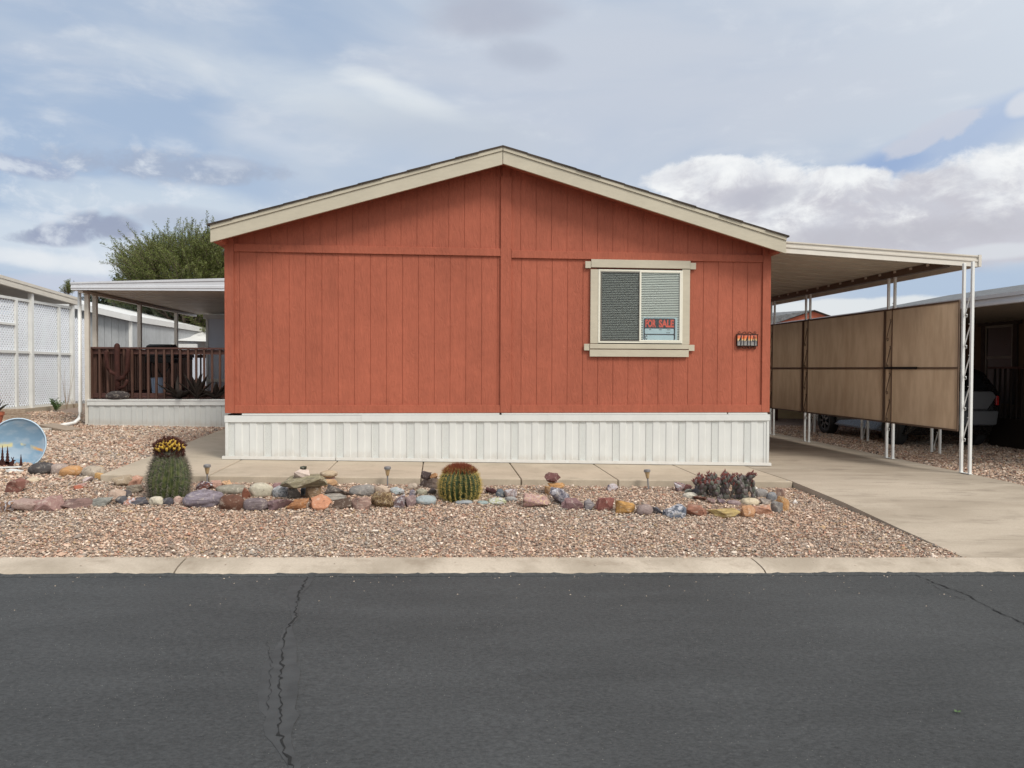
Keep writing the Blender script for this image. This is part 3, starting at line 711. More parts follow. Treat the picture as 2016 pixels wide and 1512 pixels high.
# for-sale sign in the lower right pane
def text_mesh(s, size, sx, font=None, bold=0.0, ext=.0):
    cu_ = bpy.data.curves.new('t', 'FONT'); cu_.body = s; cu_.size = size; cu_.offset = bold; cu_.extrude = ext; cu_.align_x = 'LEFT'
    o = bpy.data.objects.new('t', cu_); col.objects.link(o); dg = bpy.context.evaluated_depsgraph_get(); me = bpy.data.meshes.new_from_object(o.evaluated_get(dg))
    bpy.data.objects.remove(o); 
    for v in me.vertices: v.co.x *= sx
    xs_ = [v.co.x for v in me.vertices]; zs_ = [v.co.y for v in me.vertices]
    return me, (min(xs_), max(xs_), min(zs_), max(zs_))
def text_on(name, s, x0, x1, z0, z1, y, m, parent, bold=0.0, shear=0.0):
    me, b = text_mesh(s, .1, 1, bold=bold)
    for v in me.vertices:
        u = (v.co.x-b[0])/(b[1]-b[0]); w = (v.co.y-b[2])/(b[3]-b[2])
        v.co = Vector((x0+(x1-x0)*u+shear*w, y, z0+(z1-z0)*w))
    return link_mesh(name, me, m, parent)
M['sign_orange'] = plain('sign_orange', (.95, .10, .03, 1), .5, 0, .03); M['sign_white'] = plain('sign_white', srgb(212, 230, 236), .5, 0, .03); M['sign_black'] = plain('sign_black', (.015, .015, .02, 1), .5)
sx0, sz1 = PX(1265.2, 624.5); sx1, sz0 = PX(1331.5, 673)
sx0 = max(sx0, sR[0]+.001); sz0 = max(sz0, sR[2]+.001)
sg = empty('sale_sign', ((sx0+sx1)/2, HY-.03, sz0), label='orange, black and white FOR SALE sign leaning inside the window pane', cat='sign')
sw, sh = sx1-sx0, sz1-sz0; sy = HY-.0300
g = MB(); g.box(sx0, sx1, sy, sy+.0012, sz0, sz1); g.build('sign_board', M['sign_white'], sg)
def rrect(x0, x1, z0, z1, r, y, n=5):
    pts = []
    for cx, cz, a0 in ((x1-r, z1-r, 0), (x0+r, z1-r, 90), (x0+r, z0+r, 180), (x1-r, z0+r, 270)):
        for i in range(n+1): a = R(a0+90*i/n); pts.append((cx+r*math.cos(a), y, cz+r*math.sin(a)))
    return pts
g = MB(); pts = rrect(sx0+.006, sx1-sw*.055, sz0-.0, sz1-sh*.05, .02, sy-.0006); g.add(pts, [tuple(range(len(pts)))]); g.build('sign_panel', M['sign_black'], sg)
g = MB()
pts = rrect(sx0+sw*.05, sx1-sw*.10, sz0+sh*.27, sz0+sh*.50, .012, sy-.0012); g.add(pts, [tuple(range(len(pts)))])
pts = rrect(sx0+sw*.05, sx1-sw*.10, sz0+.001, sz0+sh*.22, .01, sy-.0012); g.add(pts, [tuple(range(len(pts)))])
g.build('sign_field', M['sign_white'], sg)
for u, w, l in ((.17, .44, .07), (.46, .44, .09), (.70, .44, .10), (.68, .31, .11)): g = MB(); g.box(sx0+sw*u, sx0+sw*(u+l), sy-.0022, sy-.0018, sz0+sh*w, sz0+sh*(w+.022)); g.build('small_print', M['sign_black'], sg)
text_on('lettering', 'FOR', sx0+sw*.065, sx0+sw*.38, sz0+sh*.555, sz0+sh*.90, sy-.0018, M['sign_orange'], sg, .0045)
text_on('lettering', 'SALE', sx0+sw*.46, sx0+sw*.905, sz0+sh*.555, sz0+sh*.90, sy-.0018, M['sign_orange'], sg, .0045)
text_on('lettering', 'C', sx0+sw*.06, sx0+sw*.12, sz0+sh*.02, sz0+sh*.20, sy-.002, M['sign_black'], sg, .004)
# house number plaque
def tile(T, i):
    z = T.node('ShaderNodeSeparateXYZ'); T.link(T.geo, z.inputs[0]); n = T.noise(T.geo, 30, 3)
    zz = T.m('ADD', z.outputs[2], T.m('MULTIPLY', T.m('SUBTRACT', n, .5), .05)); z0 = at(1470, 679, HY).z; z1 = at(1470, 661, HY).z
    f = T.mapr(zz, z0, z1, 0, 1, False)
    T.link(T.ramp(f, [(0, srgb(150, 146, 140)), (.4, srgb(120, 116, 116)), (.52, srgb(226, 196, 140)), (.75, srgb(224, 110, 50)), (1, srgb(214, 120, 96))]), i['Base Color']); i['Roughness'].default_value = .25
M['tile'] = mat('painted_number_tile', tile)
nx0, nz1 = PX(1449, 658.5); nx1, nz0 = PX(1489.5, 681.5); ny = HY-.012
num = empty('house_number_plaque', ((nx0+nx1)/2, HY, nz0), label='small wrought iron plaque with painted tiles reading 114 beside the window', cat='house number')
g = MB(); g.box(nx0, nx1, ny-.03, ny, nz0-.004, nz0+.006); g.box(nx0, nx1+.008, ny-.026, ny, nz1-.003, nz1+.005); g.box(nx0, nx0+.007, ny-.028, ny, nz0+.0065, nz1-.0035); g.box(nx1-.005, nx1, ny-.026, ny, nz0+.0065, nz1-.0035)
tw = (nx1-nx0-.012)/3
for k_ in (1, 2): g.box(nx0+.007+tw*k_-.003, nx0+.007+tw*k_+.002, ny-.025, ny, nz0+.0065, nz1-.0035)
g.build('plaque_frame', M['iron'], num)
def spiral(cx, cz, r0, r1, a0, turns, n=18, y=0): return [(cx+(r0+(r1-r0)*t/n)*math.cos(a0+turns*2*PI*t/n), y, cz+(r0+(r1-r0)*t/n)*math.sin(a0+turns*2*PI*t/n)) for t in range(n+1)]
g = MB(); mx = (nx0+nx1)/2; yy = ny-.012
for s in (-1, 1):
    for vz, bz_ in ((1, nz1), (-1, nz0)):
        pts = [(mx+s*(x_), yy, bz_+vz*z_) for x_, z_ in ((.008, .012), (.018, .014), (.024, .022), (.018, .032), (.030, .036), (.052, .028), (.075, .012), (.095, .008), (.118, .010), (.130, .022), (.124, .036), (.108, .040), (.096, .032), (.100, .022), (.108, .022))]
        g = MB(); g.tube(pts, .0042, 6); g.build('scrollwork', M['iron'], num, smooth=True)
for k_, ch in enumerate('114'):
    a = nx0+.008+tw*k_; g = MB(); g.box(a, a+tw-.004, ny-.016, ny-.001, nz0+.008, nz1-.004); tl = g.build('number_tile', M['tile'], num)
    if ch == '1':
        g = MB(); yq = ny-.018; xc = a+tw*.50; H_ = nz1-nz0
        g.add([(xc-.006, yq, nz0+.012), (xc+.012, yq, nz0+.012), (xc+.016, yq, nz1-.012), (xc+.002, yq, nz1-.012)], [(0, 1, 2, 3)])
        g.add([(xc+.008, yq-.0004, nz1-.012), (xc-.026, yq-.0004, nz0+H_*.42), (xc-.012, yq-.0004, nz0+H_*.42), (xc+.014, yq-.0004, nz1-.036)], [(0, 1, 2, 3)])
    else:
        g = MB(); yq = ny-.018; xc = a+tw*.55; H_ = nz1-nz0
        g.bar((xc-.004, yq, nz1-.014), (xc-.024, yq, nz0+H_*.42), .012, .001, up=(0, 1, 0)); g.bar((xc-.024, yq-.001, nz0+H_*.42), (xc+.022, yq-.001, nz0+H_*.46), .010, .001, up=(0, 1, 0)); g.bar((xc+.010, yq-.002, nz1-.026), (xc+.006, yq-.002, nz0+.012), .013, .001, up=(0, 1, 0))
    g.build('digit', M['sign_black'], tl)

# ------------------------------------------------------------------ carport on the right
CX = 7.10
carp = empty('carport', (CX, 10.2, .3), label='bone white aluminium carport with flat pan roof attached to the red house', cat='carport')
a0 = at(1549, 475, 10.12); a1 = at(1926, 503, 10.12); b0 = at(1549, 498, 10.12); b1 = at(1926, 525, 10.12)
CYE = 18.2
def cz(x, dz=0): return a0.z+(a1.z-a0.z)*(x-a0.x)/(a1.x-a0.x)+dz
g = MB(); xl, xr_ = 4.62, a1.x; n = int((CYE-10.2)/.2032)
def ycor(i): return 10.16+i*.1016
pr = []
for i in range(int((CYE-10.16)/.1016)): pr.append((ycor(i), -.085 if i % 4 else -.045))
prof = []
for y, z in pr: prof += [(y+.004, z), (y+.0976, z)]
for (y, z), (y2, z2) in zip(prof, prof[1:]):
    g.add([(xl, y, cz(xl, z)), (xr_-.02, y, cz(xr_, z)), (xr_-.02, y2, cz(xr_, z2)), (xl, y2, cz(xl, z2))], [(0, 1, 2, 3)])
g.hexa([(xl, 10.16, cz(xl, -.035)), (xr_-.02, 10.16, cz(xr_, -.035)), (xr_-.02, CYE, cz(xr_, -.035)), (xl, CYE, cz(xl, -.035))], [(xl, 10.16, cz(xl, -.01)), (xr_-.02, 10.16, cz(xr_, -.01)), (xr_-.02, CYE, cz(xr_, -.01)), (xl, CYE, cz(xl, -.01))])
g.build('roof_panel', M['soffit'], carp)
g = MB(); h = (a0.z-b0.z)
fp = [(10.16, 0), (10.115, 0), (10.115, -.018), (10.13, -.024), (10.13, -.055), (10.115, -.062), (10.115, -.085), (10.128, -.092), (10.12, -h), (10.16, -h)]
vs = [(xl, y, cz(xl, z)) for y, z in fp]+[(xr_, y, cz(xr_, z)) for y, z in fp]; n = len(fp)
g.add(vs, [tuple(range(n)), tuple(range(2*n-1, n-1, -1))]+[(i, i+n, (i+1) % n+n, (i+1) % n) for i in range(n)])
gu = g.build('fascia', M['fascia_metal'], carp)
g = MB(); g.box(xr_-.001, xr_+.04, 10.105, CYE, cz(xr_, -h)+.002, cz(xr_, .008)); g.build('gutter', M['fascia_metal'], carp)
g = MB(); g.box(CX-.05, CX+.05, 10.2, CYE-.05, cz(CX, -h-.02), cz(CX, -.088))
g.build('beam', plain('beam_brown', srgb(96, 78, 64), .5), carp)
for i in range(18): g = MB(); g.box(CX-.06, CX-.052, 10.5+i*.4064, 10.56+i*.4064, cz(CX, -.125), cz(CX, -.09)); g.build('pan_clip', M['fascia_metal'], carp)
# ornamental twin posts with scrolls
PY = [dp(px, py).y for px, py in ((1905, 925), (1757, 890), (1590, 858), (1520, 850))]
PYX = [atX(px, 700, CX).y for px in (1904, 1754, 1590, 1521)]
def scroll_pair(g, x, y, z, s=1):
    pts = [(x, y-.045, z+.0), (x, y-.058, z+.03), (x, y-.05, z+.06), (x, y-.03, z+.065), (x, y-.022, z+.045), (x, y-.032, z+.035)]
    pts2 = [(x, y-.045, z), (x, y-.03, z-.03)]
    g.tube([(x, y-.028+.0, z+.04), (x, y-.045, z+.045), (x, y-.052, z+.02), (x, y-.04, z-.005), (x, y-.0, z-.10), (x, y+.045, z-.22), (x, y+.05, z-.26), (x, y+.035, z-.285), (x, y+.012, z-.275), (x, y+.012, z-.25), (x, y+.028, z-.245)], .0075, 6)
def twin_post(x, y, zt, name, parent, sp=.085, t_=.036, label=None, zb=None, scr=True, m=None):
    zb = dzv(x, y) if zb is None else zb
    g = MB()
    for s in (-1, 1): g.box(x-t_/2, x+t_/2, y+s*sp-t_/2, y+s*sp+t_/2, zb, zt)
    g.box(x-.03, x+.03, y-sp-.03, y+sp+.03, zb, zb+.006)
    po = g.build(name, m or M['white_metal'], parent, bevel=.003)
    if scr:
        g = MB(); z = zt-.45
        while z > zb+.3:
            scroll_pair(g, x, y, z); z -= .42
        g.build('scrollwork', m or M['white_metal'], po, smooth=True)
    if label: po['label'] = label
    return po
for i, y in enumerate(PYX): twin_post(CX, y, cz(CX, -h-.018), 'post', carp, label='front ornamental post in full view' if i == 0 else None)
def cloth(T, i):
    n = T.noise(T.scalev(T.geo, 1, 1, .25), 7, 4, .6); w = T.noise(T.scalev(T.geo, 1, 1, 12), 10, 3); st = T.noise(T.scalev(T.geo, 1, 1, .12), 3, 4, .6)
    cc = T.mix(T.mapr(n, .3, .7), srgb(188, 162, 134, .9), srgb(200, 174, 146, .95)); cc = T.mix(T.mapr(st, .5, .7, 0, .3), cc, srgb(168, 140, 112))
    T.link(cc, i['Base Color']); i['Roughness'].default_value = .95; i['Specular IOR Level'].default_value = .1
    T.link(T.bump(T.m('ADD', w, n), .25, .006), i['Normal'])
    tr = T.node('ShaderNodeBsdfTranslucent'); T.link(cc, tr.inputs[0]); mx = T.node('ShaderNodeMixShader'); mx.inputs[0].default_value = .35
    T.link(T.b.outputs[0], mx.inputs[1]); T.link(tr.outputs[0], mx.inputs[2]); T.link(mx.outputs[0], T.n['Material Output'].inputs[0])
M['cloth'] = mat('tan_shade_cloth', cloth)
M['brown_tube'] = plain('brown_frame_tube', srgb(98, 78, 62), .6)
ptz = atX(1893, 592, CX-.03).z; pbz = atX(1893, 848, CX-.03).z; pmz = atX(1893, 724.5, CX-.03).z
spans = [(PYX[0]+.10, PYX[1]-.11), (PYX[1]-.09, PYX[1]+.09), (PYX[1]+.11, PYX[2]-.11), (PYX[2]-.09, PYX[2]+.09), (PYX[2]+.11, PYX[3]-.11), (PYX[3]-.09, PYX[3]+.09), (PYX[3]+.11, CYE-.1)]
for i, (y0, y1) in enumerate(spans):
    post_cover = i % 2 == 1
    xx = CX-.05 if not post_cover else CX-.035
    def slope(y, z): return z-(y-y0)*0
    g = MB(); ny_, nz_ = 20, 12
    for zz0, zz1 in ((pbz, pmz-.01), (pmz+.01, ptz)):
        vs = [(xx+(.018*math.sin(PI*a/ny_)*math.sin(PI*b/nz_)+.006*math.sin(a*1.9+b*.5+i)*math.sin(PI*b/nz_)*math.sin(PI*a/ny_))*(0 if post_cover else 1), y0+(y1-y0)*a/ny_, zz0+(zz1-zz0)*b/nz_) for b in range(nz_+1) for a in range(ny_+1)]
        g.add(vs, [(b*(ny_+1)+a, b*(ny_+1)+a+1, (b+1)*(ny_+1)+a+1, (b+1)*(ny_+1)+a) for b in range(nz_) for a in range(ny_)])
    so = g.build('shade_panel', M['cloth'], carp, smooth=True)
    g = MB()
    for zz0 in (pbz, pmz, ptz): g.box(xx-.010, xx+.012, y0-.006, y1+.006, zz0-.012, zz0+.012)
    for yy in (y0, y1): g.box(xx-.008, xx+.010, yy-.008, yy+.008, pbz+.013, ptz-.013)
    g.build('panel_frame', M['brown_tube'], so)
    if post_cover:
        g = MB(); z = ptz-.2
        while z > pbz+.2: scroll_pair(g, xx-.006, (y0+y1)/2, z); z -= .42
        g.build('scroll_relief', M['brown_tube'], so)
g = MB(); g.bar((CX-.09, atX(1741, 724, CX-.09).y, pmz), (CX-.09, atX(1804, 725, CX-.09).y, pmz), .02, .035); g.build('strap_bar', M['black'], carp)

# ------------------------------------------------------------------ patio cover and deck on the left
LY = 14.65
g_ = gp(172, 838); LY = g_.y
pat = empty('patio_cover', (g_.x, LY, g_.z), label='flat white aluminium patio roof on posts over the wooden deck', cat='patio cover')
ul = at(141, 556, LY-.25); ll = at(141, 571, LY-.25); ur = at(450, 548, LY-.25); lr = at(450, 573, LY-.25)
FB = lr.z; LYE = at(365, 617, 1).y
d_ = ray(365, 619); tt = (FB-EYE.z)/d_.z; LYE = max(19, min(24, d_.y*tt))
xl2, xr2 = ul.x, XL-.02
def lz(x): return ul.z+(ur.z-ul.z)*(x-ul.x)/(ur.x-ul.x)
def lb(x): return ll.z+(lr.z-ll.z)*(x-ll.x)/(lr.x-ll.x)
g = MB(); Yf = LY-.25
fp = [(0, 0), (-.045, 0), (-.045, .2), (-.03, .25), (-.03, .55), (-.045, .6), (-.045, .8), (-.03, .84), (-.038, 1), (0, 1)]
vs = [(xl2, Yf+y, lz(xl2)+(lb(xl2)-lz(xl2))*t_) for y, t_ in fp]+[(xr2, Yf+y, lz(xr2)+(lb(xr2)-lz(xr2))*t_) for y, t_ in fp]; n = len(fp)
g.add(vs, [tuple(range(n)), tuple(range(2*n-1, n-1, -1))]+[(i, i+n, (i+1) % n+n, (i+1) % n) for i in range(n)])
g.build('fascia', M['gray_fascia'], pat)
g = MB(); zz = FB+.03; prof = []
k_ = int((LYE-Yf)/.1016)
for i in range(k_):
    y = Yf+.002+i*.1016; z = .0 if i % 4 else .05; prof += [(y+.004, z), (y+.0976, z)]
def lb2(x): return FB+.035+(x-xr2)*-.0
for (y, z), (y2, z2) in zip(prof, prof[1:]): g.add([(xl2, y, lb(xl2)+z+.02), (xr2, y, lb(xr2)+z+.02), (xr2, y2, lb(xr2)+z2+.02), (xl2, y2, lb(xl2)+z2+.02)], [(0, 1, 2, 3)])
g.hexa([(xl2, Yf, lb(xl2)+.075), (xr2, Yf, lb(xr2)+.075), (xr2, LYE, lb(xr2)+.075), (xl2, LYE, lb(xl2)+.075)], [(xl2, Yf, lb(xl2)+.12), (xr2, Yf, lb(xr2)+.12), (xr2, LYE, lb(xr2)+.12), (xl2, LYE, lb(xl2)+.12)])
g.build('roof_panel', M['soffit'], pat)
pxL = at(168, 700, LY).x
g = MB(); g.box(xl2-.02, xl2+.08, Yf+.01, LYE, lb(xl2)-.0, lz(xl2)-.01); g.build('gutter', M['gray_fascia'], pat)
bz_top = lb(xl2)+.0
g = MB(); g.box(pxL-.03, pxL+.06, Yf+.03, LYE, lb(pxL)-.045, lb(pxL)+.01); g.build('beam', M['fascia_metal'], pat)
deckz = at(172, 786, LY).z
for px in (169.5, 187.5, 275, 347):
    y = LY+.05 if px == 169.5 else atX(px, 650, pxL+.02).y
    g = MB(); g.box(pxL-.02, pxL+.06, y-.04, y+.04, gz(pxL, y) if px < 180 else deckz, lb(pxL)-.046); g.build('post', M['fascia_metal'], pat, bevel=.004)
ds = MB(); xw = pxL-.09; yw = LY-.02; pe = gp(120, 842)
ds.tube([(xw, yw, lb(xl2)-.02), (xw, yw, gz(xw, yw)+.28), (xw-.01, yw-.05, gz(xw, yw)+.14), (xw-.06, yw-.12, gz(xw, yw)+.06), (pe.x, pe.y, pe.z+.04)], .034, 10)
ds.build('downspout', M['white_metal'], pat, smooth=True)
# deck
deck = empty('deck', (-4.8, LY, gz(-4.8, LY)), label='raised brown wooden deck with baluster railing and white skirting', cat='deck')
dx0 = at(172, 800, LY).x; dx1 = XL-.03; zc0 = at(172, 798, LY).z; DYE = LYE-.4
g = MB(); x = dx0+.02; i = 0
while x < dx1-.02:
    x1 = min(x+.10, dx1); y = LY+(.01 if i % 2 else .0)
    g.add([(x+.005, y, gz(x, LY)), (x1-.005, y, gz(x1, LY)), (x1-.005, y, zc0+.01), (x+.005, y, zc0+.01)], [(0, 1, 2, 3)])
    y2 = LY+(.01 if (i+1) % 2 else .0); g.add([(x1-.005, y, gz(x1, LY)), (x1+.005, y2, gz(x1, LY)), (x1+.005, y2, zc0+.01), (x1-.005, y, zc0+.01)], [(0, 1, 2, 3)])
    x = x1; i += 1
g.add([(dx0+.02, LY, gz(dx0, LY)), (dx0+.02, DYE, gz(dx0, LY)), (dx0+.02, DYE, zc0), (dx0+.02, LY, zc0)], [(0, 1, 2, 3)])
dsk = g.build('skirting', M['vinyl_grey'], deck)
g = MB(); g.box(dx0, dx1, LY-.02, LY+.04, zc0, deckz); g.box(dx0, dx1, LY-.03, LY-.021, deckz-.03, deckz-.006)
zz = gz(dx0, LY); g.hexa([(dx0, LY-.02, gz(dx0, LY)-.02), (dx1, LY-.02, gz(dx1, LY)-.02), (dx1, LY-.002, gz(dx1, LY)-.02), (dx0, LY-.002, gz(dx0, LY)-.02)], [(dx0, LY-.02, gz(dx0, LY)+.035), (dx1, LY-.02, gz(dx1, LY)+.035), (dx1, LY-.002, gz(dx1, LY)+.035), (dx0, LY-.002, gz(dx0, LY)+.035)])
g.build('skirting_cap', M['vinyl'], dsk)
g = MB(); y = LY+.05
while y < DYE: g.box(dx0+.03, dx1, y, y+.135, deckz-.04, deckz); y += .14
g.build('deck_floor', M['deck_woodx'], deck)
railz = at(300, 684, LY+.25).z
def railing(x0, y0, x1, y1, step, big=()):
    g = MB(); p = Vector((x0, y0, 0)); q = Vector((x1, y1, 0)); L = (q-p).length; d = (q-p)/L
    g.bar(p+Vector((0, 0, railz-.018)), q+Vector((0, 0, railz-.018)), .13, .036); rail = g.build('railing', M['deck_woodx'], deck)
    g = MB(); g.bar(p+Vector((0, 0, railz-.09)), q+Vector((0, 0, railz-.09)), .038, .09); g.bar(p+Vector((0, 0, deckz+.07)), q+Vector((0, 0, deckz+.07)), .038, .09); g.build('rail_board', M['deck_woodx'], rail)
    n = int(L/step); nrm = Vector((-d.y, d.x, 0))*.036
    if d.x > .5: nrm = -nrm if nrm.y > 0 else nrm
    for i in range(n+1):
        c_ = p+d*min(L, (i+.5)*step)+nrm; g = MB(); w = .019
        if i*step+.5*step > L: break
        g.box(c_.x-w, c_.x+w, c_.y-w, c_.y+w, deckz+.005, railz-.037); g.build('baluster', M['deck_wood'], rail)
    return rail
railing(at(174, 700, LY+.2).x, LY+.2, dx1, LY+.2, at(400, 700, LY+.2).x-at(384.4, 700, LY+.2).x)
g = MB(); xx = at(179, 700, LY+.2).x; g.box(xx, xx+.1, LY+.24, LY+.34, deckz, railz-.037); g.box(xx+.12, xx+.19, LY+.24, LY+.30, deckz, railz-.037); g.build('corner_post', M['deck_wood'], deck)
railing(dx0+.12, LY+.5, dx0+.12, DYE-.2, .125)
railing(dx0+.2, DYE-.1, dx1-.1, DYE-.1, .18)
g = MB(); g.box(dx1-.14, dx1+.02, LY-.06, LY-.0, at(440, 737, LY).z-.02, at(440, 737, LY).z+.0); g.add([(dx1-.14, LY-.06, at(440, 737, LY).z+.0), (dx1+.02, LY-.06, at(440, 737, LY).z), (dx1+.02, LY-.03, at(440, 716, LY).z), (dx1-.02, LY-.03, at(440, 716, LY).z)], [(0, 1, 2, 3)])
g.build('bird_feeder_roof', M['deck_woodx'], deck, name_=None) if False else None

# metal saguaro sculpture in front of the rail
def capsule(g, pts, r, n=10):
    pts = [Vector(p) for p in pts]; a = (pts[1]-pts[0]).normalized(); b = (pts[-1]-pts[-2]).normalized()
    P_ = [pts[0]-a*r*.0]+pts+[pts[-1]+b*r*.5, pts[-1]+b*r*.86, pts[-1]+b*r]; Rr = [r*.9]+[r]*len(pts)+[r*.84, r*.5, r*.08]
    g.tube(P_, Rr, n)
def atp(px, py, Y): return at(px, py, Y)
SYY = LY+.06
sag = MB(); r_ = 5.2/FPX*LY
def S(px, py, dy=0): return atp(px, py, SYY+dy)
capsule(sag, [S(232, 785), S(231, 740), S(230.5, 700), S(230.5, 681)], r_)
capsule(sag, [S(231, 748, -.02), S(243, 742, -.02), S(251, 730, -.02), S(252, 700, -.02), S(252, 690, -.02)], r_*.85)
capsule(sag, [S(231, 738, -.01), S(218, 732, -.01), S(211, 722, -.01), S(209, 700, -.01), S(209, 694, -.01)], r_*.75)
capsule(sag, [S(234, 765, -.03), S(246, 760, -.03), S(250, 750, -.03)], r_*.6)
so = sag.build('metal_cactus_sculpture', M['rust'], smooth=True, label='tall rusted metal saguaro sculpture standing before the deck railing', cat='garden sculpture')
# dark boulder at its foot
def agave(name, base, n, L, wd, m, spread=1.0, seed=1, **kw):
    rr = random.Random(seed); g = MB(); b = Vector(base)
    for i in range(n):
        a = i*2.4+rr.uniform(-.3, .3); el_ = R(rr.uniform(25, 80)); l = L*rr.uniform(.7, 1.05); d = Vector((math.cos(a)*math.cos(el_)*spread, math.sin(a)*math.cos(el_), math.sin(el_))); d.normalize()
        s = d.cross(Vector((0, 0, 1))).normalized(); up = s.cross(d); vs = []; K = 7
        for k in range(K+1):
            t_ = k/K; w = wd*(.55+1.3*t_*(1-t_))*(1-t_**3)*.5; p = b+d*l*t_-up*0+Vector((0, 0, -1))*l*.18*t_*t_*(1-math.sin(el_))+d*0
            vs += [p-s*w+up*w*.45, p-up*.1*w, p+s*w+up*w*.45]
        fs = []
        for k in range(K): o_ = 3*k; fs += [(o_, o_+1, o_+4, o_+3), (o_+1, o_+2, o_+5, o_+4)]
        g.add(vs, fs)
    o = g.build(name, m, smooth=True, **kw); sm = o.modifiers.new('thick', 'SOLIDIFY'); sm.thickness = .008
    return o
# ------------------------------------------------------------------ rocks
def rock_mesh(w, d, h, ang, seed):
    r2 = np.random.default_rng(seed); bm = bmesh.new()
    if ang:          # broken stone: the hull of a few random corners, its faces roughened
        P_ = r2.normal(size=(13+seed % 7, 3)); P_ /= np.linalg.norm(P_, axis=1)[:, None]; P_ = np.sign(P_)*np.abs(P_)**.75*r2.uniform(.82, 1.05, (len(P_), 1))
        for p_ in P_: bm.verts.new(p_.tolist())
        h_ = bmesh.ops.convex_hull(bm, input=bm.verts[:]); bmesh.ops.delete(bm, geom=[e for e in h_['geom_interior'] if isinstance(e, bmesh.types.BMVert)], context='VERTS')
        bmesh.ops.dissolve_limit(bm, angle_limit=R(9), verts=bm.verts[:], edges=bm.edges[:])
        bmesh.ops.bevel(bm, geom=bm.edges[:]+bm.verts[:], offset=.07, offset_type='OFFSET', segments=2, profile=.6, affect='EDGES', clamp_overlap=True)
        bmesh.ops.triangulate(bm, faces=bm.faces[:])
        for _ in range(2): bmesh.ops.subdivide_edges(bm, edges=[e for e in bm.edges if e.calc_length() > .16], cuts=1, use_grid_fill=True)
        bmesh.ops.triangulate(bm, faces=bm.faces[:])
        V = np.array([v.co[:] for v in bm.verts]); off = np.zeros(len(V))
        for f_, am in ((4, .035), (9, .022), (18, .012)):
            for _ in range(3):
                k_ = r2.normal(size=3); k_ /= np.linalg.norm(k_); off += am*np.sin(V@k_*f_+r2.uniform(0, 6.28))
        V = V*(1+off)[:, None]; lo, hi = V.min(0), V.max(0); V = (V-(lo+hi)/2)/(hi-lo); V *= np.array([w, d, h]); V[:, 2] += h/2
        for v, co in zip(bm.verts, V): v.co = co
        me = bpy.data.meshes.new('rock'); bm.to_mesh(me); bm.free()
        for p_ in me.polygons: p_.use_smooth = True
        me.set_sharp_from_angle(angle=R(24)); return me
    bmesh.ops.create_icosphere(bm, subdivisions=4 if w > .12 else 3, radius=1)
    V = np.array([v.co[:] for v in bm.verts])
    nrm = V.copy(); off = np.zeros(len(V))
    for f_, am in ((1.6, .18), (3.1, .11), (6.5, .05), (13, .028)):
        for _ in range(3):
            k_ = r2.normal(size=3); k_ /= np.linalg.norm(k_); off += am*np.sin(V@k_*f_+r2.uniform(0, 6.28))*.6
    V = V*(1+off*(.7 if not ang else 1.0))[:, None]
    V = np.sign(V)*np.abs(V)**.82 if not ang else np.sign(V)*np.abs(V)**.72
    for _ in range(4+int(ang*16)):
        k_ = r2.normal(size=3); k_ /= np.linalg.norm(k_); dd = r2.uniform(.48, .85) if ang else r2.uniform(.8, 1.0); s = V@k_-dd; m_ = s > 0
        V[m_] -= (s[m_]*(.93 if ang else .6))[:, None]*k_
    V += (r2.normal(size=V.shape)*.009)
    lo, hi = V.min(0), V.max(0); V = (V-(lo+hi)/2)/(hi-lo); V *= np.array([w, d, h]); V[:, 2] += h/2
    for v, co in zip(bm.verts, V): v.co = co
    me = bpy.data.meshes.new('rock'); bm.to_mesh(me); bm.free()
    for p_ in me.polygons: p_.use_smooth = True
    if ang: me.set_sharp_from_angle(angle=R(28))
    return me
NR = [0]
def rock(x0, x1, y0, y1, c, ang, label, kind='plain', on=None, rot=0.0, sink=.16, dep=.75, cat='rock', group=None):
    NR[0] += 1
    cx = (x0+x1)/2
    if on is None:
        b = gp(cx, y1-1)
        if b.y > 8.70 and 225 < cx < 1530: q = at(cx, y1, 8.62); b = Vector((q.x, 8.62, gz(q.x, 8.62)))
        zb = b.z
    else: b = gp(*on); q = at(cx, y1, b.y); b = Vector((q.x, b.y, q.z)); zb = q.z
    Y = b.y; w = (x1-x0)*Y/FPX; h = (y1-y0)*Y/FPX*.98
    d = min(max(w*dep, h*.8), .32)
    if on is None: h *= (1+sink); zb -= h*sink
    me = rock_mesh(w, d, h, ang, NR[0]*7+1); me.materials.append(M['rock_'+kind])
    o = bpy.data.objects.new('rock', me); col.objects.link(o); o.location = (b.x, Y+d*.35 if on is None else Y, zb); o.rotation_euler = (0, R(rot), 0)
    gm = sum(c)/3; c2 = [v*.76+gm*.24+2 for v in c]; o.color = tuple(min(.8, v) for v in srgb(*c2, .95)[:3])+(1,)
    return setp(o, label=label, cat=cat, group=group or 'loose stones edging the front bed')
